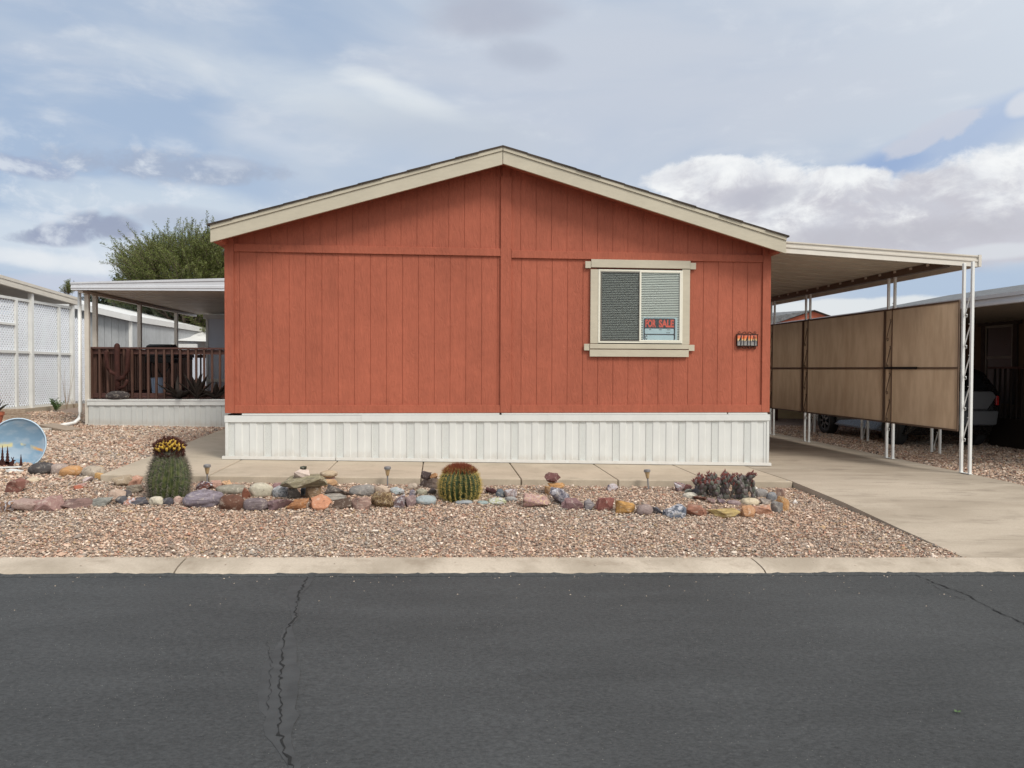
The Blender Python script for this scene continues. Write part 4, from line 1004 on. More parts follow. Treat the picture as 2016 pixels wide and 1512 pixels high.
RK = [
 (52,102,913,935,(78,74,74),0,'dark grey boulder with rusty orange patch beside the painted dish','layer'),
 (95,130,915,935,(168,146,134),0,'greyish pink rounded stone between dark boulder and golden orange stone','plain'),
 (113,156,919,939,(208,146,84),0,'golden orange rounded stone in the back row left of the tall barrel cactus','plain'),
 (157,202,919,941,(178,160,138),0,'beige speckled boulder right of the golden orange stone','plain'),
 (186,203,931,946,(214,160,90),1,'small yellow orange stone in front of the beige speckled boulder','plain'),
 (205,226,933,945,(186,140,128),1,'small flat pink stone at the left tip of the walkway','plain'),
 (216,258,930,953,(176,152,122),1,'tan cracked rock below the left tip of the walkway','plain'),
 (243,275,938,959,(198,140,112),1,'salmon pink block just left of the tall barrel cactus','plain'),
 (8,50,944,972,(142,88,74),1,'lone reddish brown angular rock inside the bed at far left','plain'),
 (51,77,941,951,(214,190,156),1,'small flat pale yellow stone right of the lone reddish brown rock','plain'),
 (163,182,940,951,(206,182,178),1,'small white and pink stone lying flat on the gravel at left','plain'),
 (151,168,952,961,(200,150,138),1,'tiny pink flat stone next to a tiny orange one','plain'),
 (142,161,957,966,(188,96,66),1,'tiny orange red flat stone lying on the left gravel','plain'),
 (243,277,956,973,(150,134,112),1,'flat tan grey stone under the salmon pink block','layer'),
 (214,244,965,989,(190,158,136),1,'beige pink block left of the dark slate chips near tall cactus','plain'),
 (242,257,966,981,(88,80,82),1,'small dark grey stone behind the slate chip left of tall cactus','plain'),
 (170,216,981,998,(148,148,138),1,'long flat grey green slab in the front row at left','layer'),
 (226,249,977,994,(84,82,88),1,'dark slate chip standing between green slab and orange chip','plain'),
 (239,265,982,996,(184,112,80),1,'orange red chip before the tall barrel cactus','marble'),
 (257,293,981,996,(92,90,98),1,'blue grey slate block at the foot of the tall barrel cactus','layer'),
 (292,319,979,997,(206,194,168),0,'round cream pebble at the foot of the tall barrel cactus','plain'),
 (318,340,981,996,(76,74,82),0,'small blackish stone between cream pebble and pink pebble','plain'),
 (340,357,978,995,(196,158,140),0,'small pink pebble left of the big purple grey boulder','plain'),
 (358,431,967,1001,(140,128,140),0,'big flat topped purple grey boulder in the front row','layer'),
 (430,479,975,1007,(112,70,52),0,'smooth chocolate brown boulder in the front row','plain'),
 (-8,29,987,1010,(160,110,70),1,'orange and dark rock cut off by the left edge of the photo','marble'),
 (19,66,985,1010,(172,140,128),1,'pinkish tan rock second in the front row from the left edge','plain'),
 (60,120,978,1008,(166,124,116),1,'large dusty pink wedge rock in the front row at far left','plain'),
 (117,175,985,1003,(140,106,98),1,'low mauve brown flat rock in the front row at left','layer'),
 (383,416,949,968,(112,56,40),1,'dark red jasper rock right of the tall barrel cactus','marble'),
 (414,435,946,965,(196,146,126),1,'salmon stone between dark red jasper and cream orange rock','plain'),
 (414,440,936,951,(176,108,66),1,'brown orange rock under the solar light near tall cactus','plain'),
 (435,456,934,949,(214,164,116),1,'cream orange rock touching the walkway edge near tall cactus','plain'),
 (421,481,957,975,(150,142,124),0,'long grey tan oval stone in the second row','plain'),
 (477,494,960,983,(140,78,54),1,'small reddish brown stone between two oval stones','plain'),
 (489,535,952,980,(192,182,156),0,'cream grey round cobble in the second row','plain'),
 (535,568,958,981,(150,152,152),0,'blue grey granite cobble left of the stone arch','marble'),
 (476,525,983,1008,(124,108,110),0,'slate mauve rock in the front row right of the brown boulder','layer'),
 (522,574,983,1007,(134,102,104),1,'mauve pink long rock in the front row','plain'),
 (562,606,983,1006,(186,118,66),1,'orange brown split rock in the front row beneath the stone arch','layer'),
 (606,651,976,1006,(206,132,92),1,'bright salmon orange rock in the front row beneath the stone arch','plain'),
 (652,692,982,1003,(92,70,56),1,'dark brown rock in the front row right of the salmon orange one','plain'),
 (690,731,980,1005,(166,128,112),1,'pink tan block in the front row','layer'),
 (729,774,968,1003,(124,94,62),1,'brown rock netted with yellow veins in the front row','vein'),
 (770,800,974,1002,(128,96,96),1,'purple and orange rock right of the yellow veined one','marble'),
 (798,819,976,1001,(146,118,116),1,'narrow mauve stone ending the central front row','plain'),
 (815,859,977,995,(158,170,172),0,'pale blue grey flat stone left of the golden barrel cactus','plain'),
 (535,554,936,948,(166,124,124),1,'small mauve stone by the walkway left of the stone arch','plain'),
 (628,663,944,961,(212,162,112),1,'cream orange lump behind the stone arch','plain'),
 (639,691,955,980,(104,94,88),1,'dark grey angular rock right of the stone arch','plain'),
 (686,737,956,978,(140,134,128),0,'flat grey oval cobble in the second row','plain'),
 (736,766,956,976,(202,176,150),1,'light pinkish cream block behind the yellow veined rock','plain'),
 (766,797,961,977,(174,186,182),1,'pale greenish white stone behind the purple and orange rock','marble'),
 (591,604,958,979,(98,108,118),0,'small blue grey stone seen through the stone arch','plain'),
 (631,682,974,989,(160,152,140),1,'low pale grey rubble stone right of the arch foot','layer'),
 (731,744,940,949,(170,140,124),1,'tiny tan stone by the walkway near the middle solar light','plain'),
 (802,822,942,955,(186,166,144),0,'small beige pebble left of the brown rock pile','plain'),
 (825,864,938,964,(118,98,86),1,'large brown grey rock left of the golden barrel cactus','layer'),
 (818,842,963,977,(158,152,128),0,'greyish yellow cobble under the brown rock pile','plain'),
 (836,860,962,977,(96,88,86),1,'dark flat stone touching the golden barrel cactus','plain'),
 (805,819,965,979,(132,124,136),1,'small purple grey stone left of the greyish yellow cobble','plain'),
 (956,980,961,975,(100,58,60),1,'dark maroon block right of the golden barrel cactus','plain'),
 (976,995,963,981,(96,106,116),0,'blue grey stone beside the dark maroon block','plain'),
 (993,1019,963,984,(170,142,134),1,'pinkish grey rock right of the blue grey stone','marble'),
 (961,998,981,995,(182,184,134),0,'cream and green striped stone low on the gravel','marble'),
 (896,931,986,995,(158,164,168),0,'thin pale blue flat stone below the golden barrel cactus','plain'),
 (940,963,987,995,(140,160,158),0,'small blue green flat stone right of the golden barrel cactus','plain'),
 (994,1019,979,989,(156,154,150),0,'light grey flat stone left of the large pink rock','plain'),
 (1029,1087,971,1002,(176,130,124),1,'large pink rock with white seam in the middle of the bed','vein'),
 (1081,1123,960,996,(118,112,122),1,'black and white marbled rock right of the large pink rock','marble'),
 (1073,1104,957,977,(198,146,90),1,'golden orange block behind the marbled rock','plain'),
 (1105,1149,983,1005,(136,98,98),1,'dusty mauve block in the right front row','plain'),
 (1149,1171,983,1005,(134,126,128),1,'narrow grey upright block between mauve and brick red rocks','layer'),
 (1171,1213,979,1007,(150,84,74),1,'brick red angular rock in the right front row','plain'),
 (1212,1254,985,1014,(204,144,66),1,'mustard orange leaning slab rock in the right front row','layer'),
 (1196,1219,942,957,(182,160,158),1,'small pinkish grey stone at the walkway joint','marble'),
 (1254,1289,994,1016,(150,128,122),0,'rounded grey pink cobble in the right front row','plain'),
 (1284,1307,998,1015,(92,92,102),1,'dark blue grey wedge stone beside the grey pink cobble','plain'),
 (1308,1354,993,1021,(96,104,118),1,'blue black rock with white crust in the right front row','marble'),
 (1350,1400,996,1018,(168,106,80),1,'reddish brown split rock right of the blue black rock','layer'),
 (1398,1461,1002,1021,(196,164,92),1,'long low yellow banded rock in the right front row','layer'),
 (1458,1491,994,1020,(196,136,88),1,'orange tan block right of the yellow banded rock','plain'),
 (1487,1530,994,1016,(192,132,100),1,'salmon pink angular rock near the right end of the row','plain'),
 (1518,1544,986,1011,(126,120,116),1,'grey cube shaped rock at the right end of the row','plain'),
 (1529,1560,976,1008,(194,132,72),1,'honeycombed orange rock at the far right end of the ring','vein'),
 (1530,1547,961,981,(166,130,112),1,'upright pinkish stone behind the honeycombed orange rock','plain'),
 (1511,1532,968,989,(130,132,136),0,'blue grey rounded stone right of the prickly pear','plain'),
 (1487,1516,962,981,(140,134,130),0,'grey cobble touching the right side of the prickly pear','plain'),
 (1477,1494,958,973,(216,208,196),0,'white stone tucked behind the prickly pear at right','plain'),
 (1462,1499,982,997,(206,186,150),0,'pale cream stone in front of the prickly pear','plain'),
 (1498,1521,982,996,(138,124,114),1,'grey brown stone between cream stone and grey cube','plain'),
 (1433,1462,986,996,(150,124,124),0,'long low mauve stone in front of the prickly pear','plain'),
 (1414,1435,983,994,(128,106,112),1,'small mauve stone below the prickly pear centre','plain'),
 (1391,1410,981,993,(148,118,114),1,'small mauve brown block before the prickly pear','plain'),
 (1366,1394,978,988,(118,72,56),1,'flat dark red brown stone left of the prickly pear foot','plain'),
 (1346,1375,970,984,(208,200,180),0,'flat whitish stone at left of the prickly pear ring','plain'),
 (1346,1366,963,973,(140,146,134),1,'greenish grey stone above the flat whitish one','plain'),
 (1364,1384,961,976,(86,84,88),0,'dark grey cobble touching the left of the prickly pear','plain'),
 (1328,1350,942,962,(158,122,118),1,'pinkish grey rock by the walkway left of the prickly pear','marble'),
 (1347,1366,948,964,(134,82,76),1,'dark pink rock beside the pinkish grey one at the walkway','plain'),
 (1534,1556,946,960,(132,140,150),1,'blue grey stone against the corner of the driveway','plain'),
 (1560,1571,983,994,(226,216,206),1,'tiny white stone right of the honeycombed orange rock','plain'),
]
for r_k in RK:
    x0, x1, y0, y1, c_, ang, lab, kd = r_k
    rock(x0, x1, y0, y1, c_, ang, lab, kd)
# stacked ones
rock(564, 592, 960, 985, (112, 104, 94), 1, 'grey upright left leg of the balanced stone arch', 'layer')
rock(600, 631, 954, 988, (140, 108, 74), 1, 'brown upright right leg of the balanced stone arch', 'layer')
rock(552, 643, 934, 961, (154, 142, 108), 1, 'long green grey slab laid across two leg stones', 'layer', on=(600, 985), rot=-4, dep=.55)
rock(579, 611, 923, 941, (212, 188, 172), 1, 'white and pink rock on top of the stone arch', 'plain', on=(600, 985))
rock(591, 604, 917.5, 925, (70, 76, 62), 1, 'tiny dark green stone crowning the stone arch', 'plain', on=(600, 985))
rock(630, 664, 926, 940, (190, 164, 130), 0, 'smooth tan stone capping the small pile behind the arch', 'plain', on=(646, 956), sink=0)
rock(642, 660, 937, 948, (200, 158, 142), 1, 'small pink stone squeezed under the smooth tan one', 'plain', on=(648, 955))
rock(828, 850, 926, 943, (84, 68, 66), 1, 'dark purple brown rock on top of the brown pile', 'plain', on=(845, 962))
rock(846, 862, 930, 943, (190, 130, 78), 1, 'small orange rock on top of the brown pile', 'plain', on=(850, 962))
rock(1077, 1112, 949, 962, (204, 142, 76), 1, 'flat orange slab stacked over the golden orange block', 'layer', on=(1090, 973))
rock(1071, 1105, 929, 951, (120, 72, 68), 1, 'dark maroon rock crowning the pile behind the marbled rock', 'plain', on=(1090, 973))
rock(1078, 1099, 938, 951, (204, 172, 154), 1, 'cream pink chip leaning on the dark maroon rock', 'plain', on=(1090, 969))

# ------------------------------------------------------------------ cacti
def green(name, a, b, rough=.6):
    def f(T, i):
        n = T.noise(T.geo, 22, 5, .6); T.link(T.mix(T.mapr(n, .35, .65), a, b), i['Base Color']); i['Roughness'].default_value = rough
        T.link(T.bump(T.noise(T.geo, 80, 3), .3, .004), i['Normal'])
    return mat(name, f)
M['barrel'] = green('cactus_skin', srgb(62, 76, 44, .65), srgb(104, 112, 62, .75))
M['barrel2'] = green('golden_cactus_skin', srgb(44, 66, 36, .6), srgb(72, 92, 44, .6))
M['spine_grey'] = plain('grey_spines', srgb(120, 112, 100), .7, 0, .3, 40)
M['spine_gold'] = plain('golden_spines', srgb(204, 178, 100, .9), .6, 0, .2, 30)
M['spine_red'] = plain('reddish_spines', srgb(122, 58, 30), .7, 0, .35, 40)
M['fruit'] = plain('yellow_fruit', srgb(216, 178, 70, .85), .5, 0, .15, 30)
M['husk'] = plain('dried_flower_husk', srgb(72, 34, 24), .8, 0, .4, 40)
def barrel(name, x0, x1, y0, y1, ribs, mt, label, square=.78, lean=0.0, taper=0.0):
    b = gp((x0+x1)/2, y1); Y = b.y+.12; w = (x1-x0)*Y/FPX/2*.93; h = (y1-y0)*Y/FPX*1.04
    root = empty(name, (b.x, Y, b.z-.02), label=label, cat='cactus')
    g = MB(); n = ribs*6; m_ = 22; vs = []
    def prof(t_):
        a = t_*PI*.5; zz = t_
        ang_ = -.9+t_*(PI/2+.9)
        return max(.0, math.cos(ang_))**square*w*(1-taper*max(0, t_-.35)), (math.sin(ang_)+math.sin(.9))/(1+math.sin(.9))*h
    for i in range(m_+1):
        r, z = prof(i/m_)
        for j in range(n):
            th = 2*PI*j/n; k = abs(((j % 6)-3)/3.0); rr = r*(1-.20*(1-k)**1.1) if r > .01 else r
            if i == m_: rr = .004
            tw_ = z*lean; vs.append((rr*math.cos(th+tw_), rr*math.sin(th+tw_), z))
    g.add(vs, [(i*n+j, i*n+(j+1) % n, (i+1)*n+(j+1) % n, (i+1)*n+j) for i in range(m_) for j in range(n)])
    WORLDSPACE[0] = False
    g.build('cactus_body', mt, root, smooth=True)
    WORLDSPACE[0] = True
    return root, prof, w, h, lean
def spines(root, prof, ribs, rows, L, r, name, mt, t0=.05, t1=1.0, per=6, lean=0.0, seed=3, bias=.0):
    rr = random.Random(seed); g = MB()
    for k in range(ribs):
        for i in range(rows):
            t_ = t0+(t1-t0)*(i+rr.uniform(-.2, .2))/rows; rad, z = prof(min(.999, max(0, t_)))
            th = 2*PI*(k*6)/(ribs*6)+z*lean; p = Vector((rad*math.cos(th), rad*math.sin(th), z)); r2_, z2_ = prof(min(1, t_+.03)); 
            nn = Vector(((z2_-z)*math.cos(th), (z2_-z)*math.sin(th), rad-r2_)).normalized()
            for _ in range(per):
                d = (nn+Vector((rr.uniform(-1, 1), rr.uniform(-1, 1), rr.uniform(-1, 1)+bias))*.95).normalized()
                g.cone(p*0.99, p+d*L*rr.uniform(.6, 1.2), r)
    WORLDSPACE[0] = False; o = g.build(name, mt, root); WORLDSPACE[0] = True; return o
root, prof, w, h, ln = barrel('barrel_cactus', 285, 366, 892, 985, 22, M['barrel'], 'tall green barrel cactus crowned with yellow fruit, standing among rocks', .62, .55, .42)
spines(root, prof, 22, 24, .052, .0017, 'spines', M['spine_grey'], .03, .97, 9, ln)
rr = random.Random(5); gf = MB(); gh = MB(); top = h+.045
for k in range(64):
    a = k*2.4; q = math.sqrt(k/64); rad = w*.62*q; zz = top+.02-.075*q*q; p = Vector((rad*math.cos(a), rad*math.sin(a), zz)); d = Vector((math.cos(a)*q*.75, math.sin(a)*q*.75, 1)).normalized()
    l = rr.uniform(.035, .055); e = p+d*l; gf.tube([p-d*.01, p+d*l*.3, p+d*l*.75, e], [.006, .015, .014, .007], 7)
    tb = gh
    for _ in range(11):
        dd = (d+Vector((rr.uniform(-1, 1), rr.uniform(-1, 1), rr.uniform(-1, 1)))*.55).normalized(); gh.cone(e-d*.006, e+dd*.036, .006, 4)
for k in range(260):
    a = rr.uniform(0, 2*PI); q = rr.uniform(.6, .98); p = Vector((w*.68*q*math.cos(a), w*.68*q*math.sin(a), top-.07+rr.uniform(-.05, .05))); d = Vector((math.cos(a), math.sin(a), .8))
    for _ in range(4): dd = (d+Vector((rr.uniform(-1, 1), rr.uniform(-1, 1), rr.uniform(-1, 1)))*.8).normalized(); gh.cone(p, p+dd*.036, .006, 4)
WORLDSPACE[0] = False
gf.build('fruit_crown', M['fruit'], root, smooth=True); gh.build('dried_flowers', M['husk'], root)
WORLDSPACE[0] = True
root, prof, w, h, ln = barrel('barrel_cactus', 862, 950, 921, 988, 24, M['barrel2'], 'round golden spined barrel cactus with a red brown top beside the rocks', .8, .0)
spines(root, prof, 24, 22, .044, .0015, 'spines', M['spine_gold'], .03, .85, 7, 0, 8)
spines(root, prof, 24, 11, .05, .0024, 'crown_spines', M['spine_red'], .68, .98, 9, 0, 9, .8)
# prickly pear
b = gp(1436, 985); root = empty('prickly_pear', (b.x, b.y+.1, b.z), label='low grey green and purple prickly pear with red buds inside a stone ring', cat='cactus')
M['pad'] = green('cactus_pad', srgb(98, 104, 90, .7), srgb(120, 104, 106, .7)); M['bud'] = plain('red_buds', srgb(132, 70, 62, .7), .6, 0, .2, 30)
gb = MB(); gsp = MB(); rr = random.Random(21); K = (b.y+.1)/FPX
PADS = []; BUDS = []
def pad(p, d, l, w_, face):
    d = d.normalized(); s = d.cross(face).normalized(); f_ = s.cross(d); vs = []; n_, m_ = 12, 5
    for i in range(m_+1):
        ph = PI*i/m_
        for j in range(n_):
            th = 2*PI*j/n_; u = math.cos(th)*math.sin(ph); v = math.sin(th)*math.sin(ph); ww = math.cos(ph)
            t_ = (v+1)/2; vs.append(p+d*l*t_+s*w_*.5*u*(.75+.35*t_)+f_*.011*ww)
    q1 = MB(); q1.add(vs, [(i*n_+j, i*n_+(j+1) % n_, (i+1)*n_+(j+1) % n_, (i+1)*n_+j) for i in range(m_) for j in range(n_)]); PADS.append(q1)
    for _ in range(14):
        u = rr.uniform(-.8, .8); t_ = rr.uniform(.15, .95); q = p+d*l*t_+s*w_*.5*u*math.sqrt(max(0, 1-(2*t_-1)**2)); sg_ = rr.choice((-1, 1))
        dd = (f_*sg_+Vector((rr.uniform(-1, 1), rr.uniform(-1, 1), rr.uniform(-1, 1)))*.6).normalized(); gsp.cone(q+f_*sg_*.009, q+dd*.026, .0008)
    return p+d*l, s
def grow(p, d, lvl, zmax):
    l = rr.uniform(.07, .10)*(1-.06*lvl); w_ = l*rr.uniform(.5, .72); face = Vector((rr.uniform(-.8, .8), -1, rr.uniform(-.2, .2)))
    e, s = pad(p, d, l, w_, face)
    if e.z > zmax or lvl > 3:
        gb = MB(); BUDS.append(gb)
        for k in range(rr.randint(1, 4)):
            q = e-d.normalized()*l*.12*abs(k-2)+s*(k-2)*w_*.17; dd = (d.normalized()+s*(k-2)*.3+Vector((0, rr.uniform(-.4, .4), 0))).normalized(); gb.tube([q-dd*.006, q+dd*.012, q+dd*.03], [.004, .0068, .002], 6)
        return
    for k in range(2 if rr.random() < .75 else 1):
        grow(e-d.normalized()*.006+s*rr.uniform(-1, 1)*w_*.25, (d.normalized()*.9+s*rr.uniform(-.7, .7)+Vector((rr.uniform(-.2, .2), rr.uniform(-.4, .4), .5))), lvl+1, zmax)
for px, hh in ((1376, .2), (1384, .24), (1410, .24), (1436, .26), (1464, .26), (1488, .2), (1496, .16), (1380, .2), (1390, .25), (1428, .28), (1452, .3), (1480, .3), (1492, .2), (1405, .3), (1388, .22), (1398, .28), (1410, .26), (1420, .27), (1432, .24), (1440, .25), (1450, .20), (1458, .28), (1466, .32), (1476, .33), (1486, .24), (1402, .2), (1446, .22), (1470, .2), (1415, .2)):
    for _ in range(1): grow(Vector(((px-1436)*K*.9, rr.uniform(-.16, .16), -.01)), Vector((rr.uniform(-.25, .25)+(px-1436)*.004, rr.uniform(-.3, .3), 1)), 0, hh*.78)
WORLDSPACE[0] = False
[q1.build('pad', M['pad'], root, smooth=True) for q1 in PADS]; [gb.build('bud_cluster', M['bud'], root, smooth=True) for gb in BUDS]; gsp.build('spines', M['spine_grey'], root)
WORLDSPACE[0] = True

# ------------------------------------------------------------------ solar path lights
M['lens'] = plain('yellowed_plastic_lens', srgb(176, 150, 112), .35, 0, .15, 30); M['grey_plastic'] = plain('grey_plastic', srgb(120, 118, 118), .5, 0, .1, 20)
sol = empty('solar_light', (0, 0, 0))
WORLDSPACE[0] = False
g = MB(); g.lathe([(.009, -.03), (.009, .135)], n=10); g.build('stake', M['grey_plastic'], sol, smooth=False)
g = MB(); g.lathe([(.013, .130), (.018, .145), (.027, .195), (.031, .206)], n=18); g.build('lens', M['lens'], sol, smooth=True)
g = MB(); g.lathe([(.032, .204), (.038, .208), (.038, .228), (.034, .234), (.020, .238), (.0, .239)], n=20); g.lathe([(.038, .2065), (.041, .2075), (.041, .210), (.038, .211)], n=20); g.build('cap', M['grey_plastic'], sol, smooth=False)
WORLDSPACE[0] = True
CH['solar_light'] = subtree(sol)
for i, (px, py, tl, lab) in enumerate(((408, 946, 0, 'grey solar path light right of the tall barrel cactus'), (763, 947, 0, 'grey solar path light in the middle before the white skirting'), (926, 948, 0, 'solar path light half hidden behind the golden barrel cactus'), (1277, 952, 7, 'brown tinged solar path light tilting to the right of centre'))):
    p = gp(px, py)
    if p.y > 8.74: q = at(px, py, 8.72); p = Vector((q.x, 8.72, gz(q.x, 8.72)))
    o = sol if i == 0 else copy_tree(sol)
    o.location = p; o.rotation_euler = (0, R(tl), i*.7); setp(o, label=lab, cat='garden light', group='solar path lights along the walkway')

# ------------------------------------------------------------------ painted satellite dish and metal cutout
dc = at(35, 875, 9.2); db = gp(40, 921); DYY = db.y+.22
dc = at(34.5, 874.5, DYY); rad = 48*DYY/FPX
def dishpaint(T, i):
    s = T.node('ShaderNodeSeparateXYZ'); T.link(T.obj, s.inputs[0]); z = s.outputs[2]; x = s.outputs[0]
    n = T.noise(T.scalev(T.obj, 1, 1, 2.2), 6, 4, .5)
    cc = T.mix(T.mapr(n, .4, .65), srgb(132, 164, 188, .85), srgb(162, 182, 198, .85))
    band = T.m('SUBTRACT', 1.0, T.m('ABSOLUTE', T.m('DIVIDE', T.m('ADD', T.m('ADD', z, T.m('MULTIPLY', T.m('MAXIMUM', x, 0.0), .30)), T.m('MULTIPLY', T.m('SUBTRACT', n, .5), .10)), .035)))
    gate = T.mapr(T.noise(T.scalev(T.obj, 1, 1, .3), 7, 2), .46, .56)
    cc = T.mix(T.m('MULTIPLY', T.mapr(band, 0, .8), gate), cc, T.mix(T.mapr(x, .1, .24), srgb(196, 188, 140), srgb(216, 152, 76)))
    T.link(cc, i['Base Color']); i['Roughness'].default_value = .45
M['dish'] = mat('painted_dish', dishpaint)
dish = empty('satellite_dish', (dc.x, dc.y, dc.z), label='old satellite dish painted as a pale blue sky with orange clouds', cat='satellite dish')
g = MB(); n = 40; rings = 6; vs = [(0, .10, 0)]
for i in range(1, rings+1):
    q = i/rings
    for j in range(n): a = 2*PI*j/n; vs.append((rad*q*math.cos(a), .10-.10*q*q, rad*q*math.sin(a)))
fs = [(0, 1+(j+1) % n, 1+j) for j in range(n)]+[(1+(i-1)*n+j, 1+(i-1)*n+(j+1) % n, 1+i*n+(j+1) % n, 1+i*n+j) for i in range(1, rings) for j in range(n)]
g.add(vs, fs); WORLDSPACE[0] = False
o = g.build('reflector', M['dish'], dish, smooth=True); sm = o.modifiers.new('s', 'SOLIDIFY'); sm.thickness = .01; sm.offset = 1
g = MB(); g.tube([(rad*1.0*math.cos(2*PI*j/n), -.004, rad*math.sin(2*PI*j/n)) for j in range(n+1)], .008, 6, False); g.build('rim', plain('dish_rim', srgb(186, 208, 224), .4), dish, smooth=True)
g = MB(); g.tube([(.05, .11, 0), (.08, .22, -.2), (.08, .26, -rad-.03)], .02, 8); g.build('mount', M['grey_plastic'], dish)
WORLDSPACE[0] = True
o = dish; dish.rotation_euler = (R(-6), 0, R(8))
CYY = db.y+.02; g = MB()
def cut(pts, y=CYY): 
    P_ = [at(a, b_, y) for a, b_ in pts]; n = len(P_); th = Vector((0, .006, 0))
    g.add(P_+[p+th for p in P_], [tuple(range(n)), tuple(range(2*n-1, n-1, -1))]+[(i, i+n, (i+1) % n+n, (i+1) % n) for i in range(n)])
def pine(cx, y0, y1, w):
    L_ = [(cx, y0)]; K_ = 6
    for k in range(1, K_+1):
        t_ = k/K_; yy = y0+(y1-y0)*t_*.92; L_ += [(cx+w*t_, yy), (cx+w*t_*.55, yy-.5)]
    L_ += [(cx+w*.9, y1), (cx-w*.9, y1)]
    for k in range(K_, 0, -1):
        t_ = k/K_; yy = y0+(y1-y0)*t_*.92; L_ += [(cx-w*t_*.55, yy-.5), (cx-w*t_, yy)]
    cut(L_)
pine(4.5, 877, 917, 5.2); pine(14.5, 878, 917, 5.8); pine(41, 894, 923, 4.8)
cut([(-6, 908), (0, 906), (10, 908), (20, 909.5), (23, 907), (23.5, 904.5), (26, 905), (30.5, 906.3), (31, 907.2), (28, 908), (27.5, 912), (26, 916), (33, 922), (32, 922.5), (24, 917.5), (18, 917), (10, 919), (-6, 919)])
cut([(24, 905), (22, 902), (21.5, 900), (22.3, 900), (23.2, 902.2), (25, 903), (26.5, 899.5), (27.2, 899.7), (26, 904), (25.5, 905.2)])
g.build('metal_cutout', M['rust'], label='rusty metal cutout of pine trees and a deer before the painted dish', cat='garden ornament')
g = MB(); p0 = gp(-10, 926); p1 = gp(42, 924); g.bar(p0+Vector((0, 0, .03)), p1+Vector((0, 0, .03)), .06, .012); p2 = gp(18, 929); p3 = gp(40, 931); g.bar(p2+Vector((0, 0, .02)), p3+Vector((0, 0, .012)), .09, .025)
g.build('metal_foot_strip', M['white_metal'], label='white metal strips lying on gravel under the painted dish', cat='metal strip')

# ------------------------------------------------------------------ left yard pieces
pp = gp(108, 848)
g = MB(); q0 = gp(80, 845); q1 = gp(133, 851)
g.hexa([q0+Vector((0, -.08, .05)), q1+Vector((0, -.08, .0)), q1+Vector((.15, .22, .0)), q0+Vector((.1, .3, .05))], [q0+Vector((0, -.08, .09)), q1+Vector((0, -.08, .04)), q1+Vector((.15, .22, .04)), q0+Vector((.1, .3, .09))])
g.build('timber_board', M['timber'], label='weathered board on the gravel under the mouth of the downspout', cat='board')
q = gp(88, 850); g = MB(); g.box(q.x-.1, q.x+.07, q.y, q.y+.1, q.z-.01, q.z+.06); g.build('brick', plain('pale_brick', srgb(196, 188, 176), .9, 0, .15, 30, .3), bevel=.005, label='pale brick propping up the weathered board', cat='brick')
# low timber edging stack at far left
e0 = gp(8, 832); e1 = gp(60, 827)
for k in range(2):
    g = MB(); g.bar((e0.x-1.6, e0.y-.1, e0.z+.07+k*.115), (e1.x-k*.1, e1.y, e1.z+.07+k*.115), .14, .105)
    g.build('landscape_timber', M['timber'], bevel=.008, label=('lower' if k == 0 else 'upper')+' weathered landscape timber behind the painted dish', cat='timber', group='stacked landscape timbers')
# potted agave at the left edge
pb = at(0, 845, e0.y-.75); pot = empty('potted_agave', (pb.x-.1, pb.y, gz(pb.x, pb.y)), label='dark spiky agave in a terracotta pot at the left edge', cat='potted plant')
WORLDSPACE[0] = False
g = MB(); g.lathe([(.10, 0), (.15, .2), (.165, .2), (.165, .26), (.15, .26), (.14, .22), (.0, .22)], n=24); g.build('pot', plain('terracotta', srgb(176, 104, 78), .8), pot, smooth=False)
WORLDSPACE[0] = True
ag = agave('leaves', (pot.location.x, pot.location.y, pot.location.z+.2), 22, .38, .075, plain('dark_agave_leaf', srgb(62, 66, 48, .8), .6, 0, .3, 12))
ag.parent = pot; ag.matrix_parent_inverse = Matrix.Translation(-Vector(pot.location))
# small green plant and dry stems by the lattice
def sprig(name, base, n, hgt, sp_, m, leaf, seed, **kw):
    rr = random.Random(seed); root = empty(name, base, **kw); gs = MB(); gl_ = MB(); b = Vector(base)
    for _ in range(n):
        a = rr.uniform(0, 6.28); tip = b+Vector((math.cos(a)*sp_*rr.random(), math.sin(a)*sp_*rr.random(), hgt*rr.uniform(.6, 1))); mid = b.lerp(tip, .5)+Vector((rr.uniform(-1, 1), rr.uniform(-1, 1), 0))*sp_*.15
        gs.tube([b, mid, tip], [.004, .003, .0015], 4)
        for k in range(leaf):
            t_ = rr.uniform(.15, 1); p = b.lerp(mid, t_*2) if t_ < .5 else mid.lerp(tip, t_*2-1); d = Vector((rr.uniform(-1, 1), rr.uniform(-1, 1), rr.uniform(-.2, 1))).normalized()*.07; s = d.cross(Vector((rr.uniform(-1, 1), rr.uniform(-1, 1), rr.uniform(-1, 1)))).normalized()*.014
            gl_.add([p, p+d*.5+s, p+d, p+d*.5-s], [(0, 1, 2, 3)])
    gs.build('stems', m[1], root)
    if leaf: gl_.build('leaves', m[0], root)
    return root
M['leaf'] = green('plant_leaf', srgb(70, 100, 50, .8), srgb(96, 124, 64, .8)); M['stem'] = plain('dry_stem', srgb(150, 130, 110), .8)
sb = gp(110, 809); sprig('leafy_plant', sb, 14, .32, .22, (M['leaf'], M['leaf']), 14, 4, label='small bushy green plant growing at the foot of the lattice', cat='plant')
sb = gp(131, 806); sprig('dry_plant', sb, 9, 1.2, .25, (M['leaf'], M['stem']), 0, 5, label='tall bare dry stems climbing the end lattice post', cat='plant')
sb = gp(146, 803); sprig('dry_weed', sb, 12, .3, .18, (M['leaf'], M['stem']), 0, 6, label='low dry weed beside the base of the end lattice post', cat='plant')

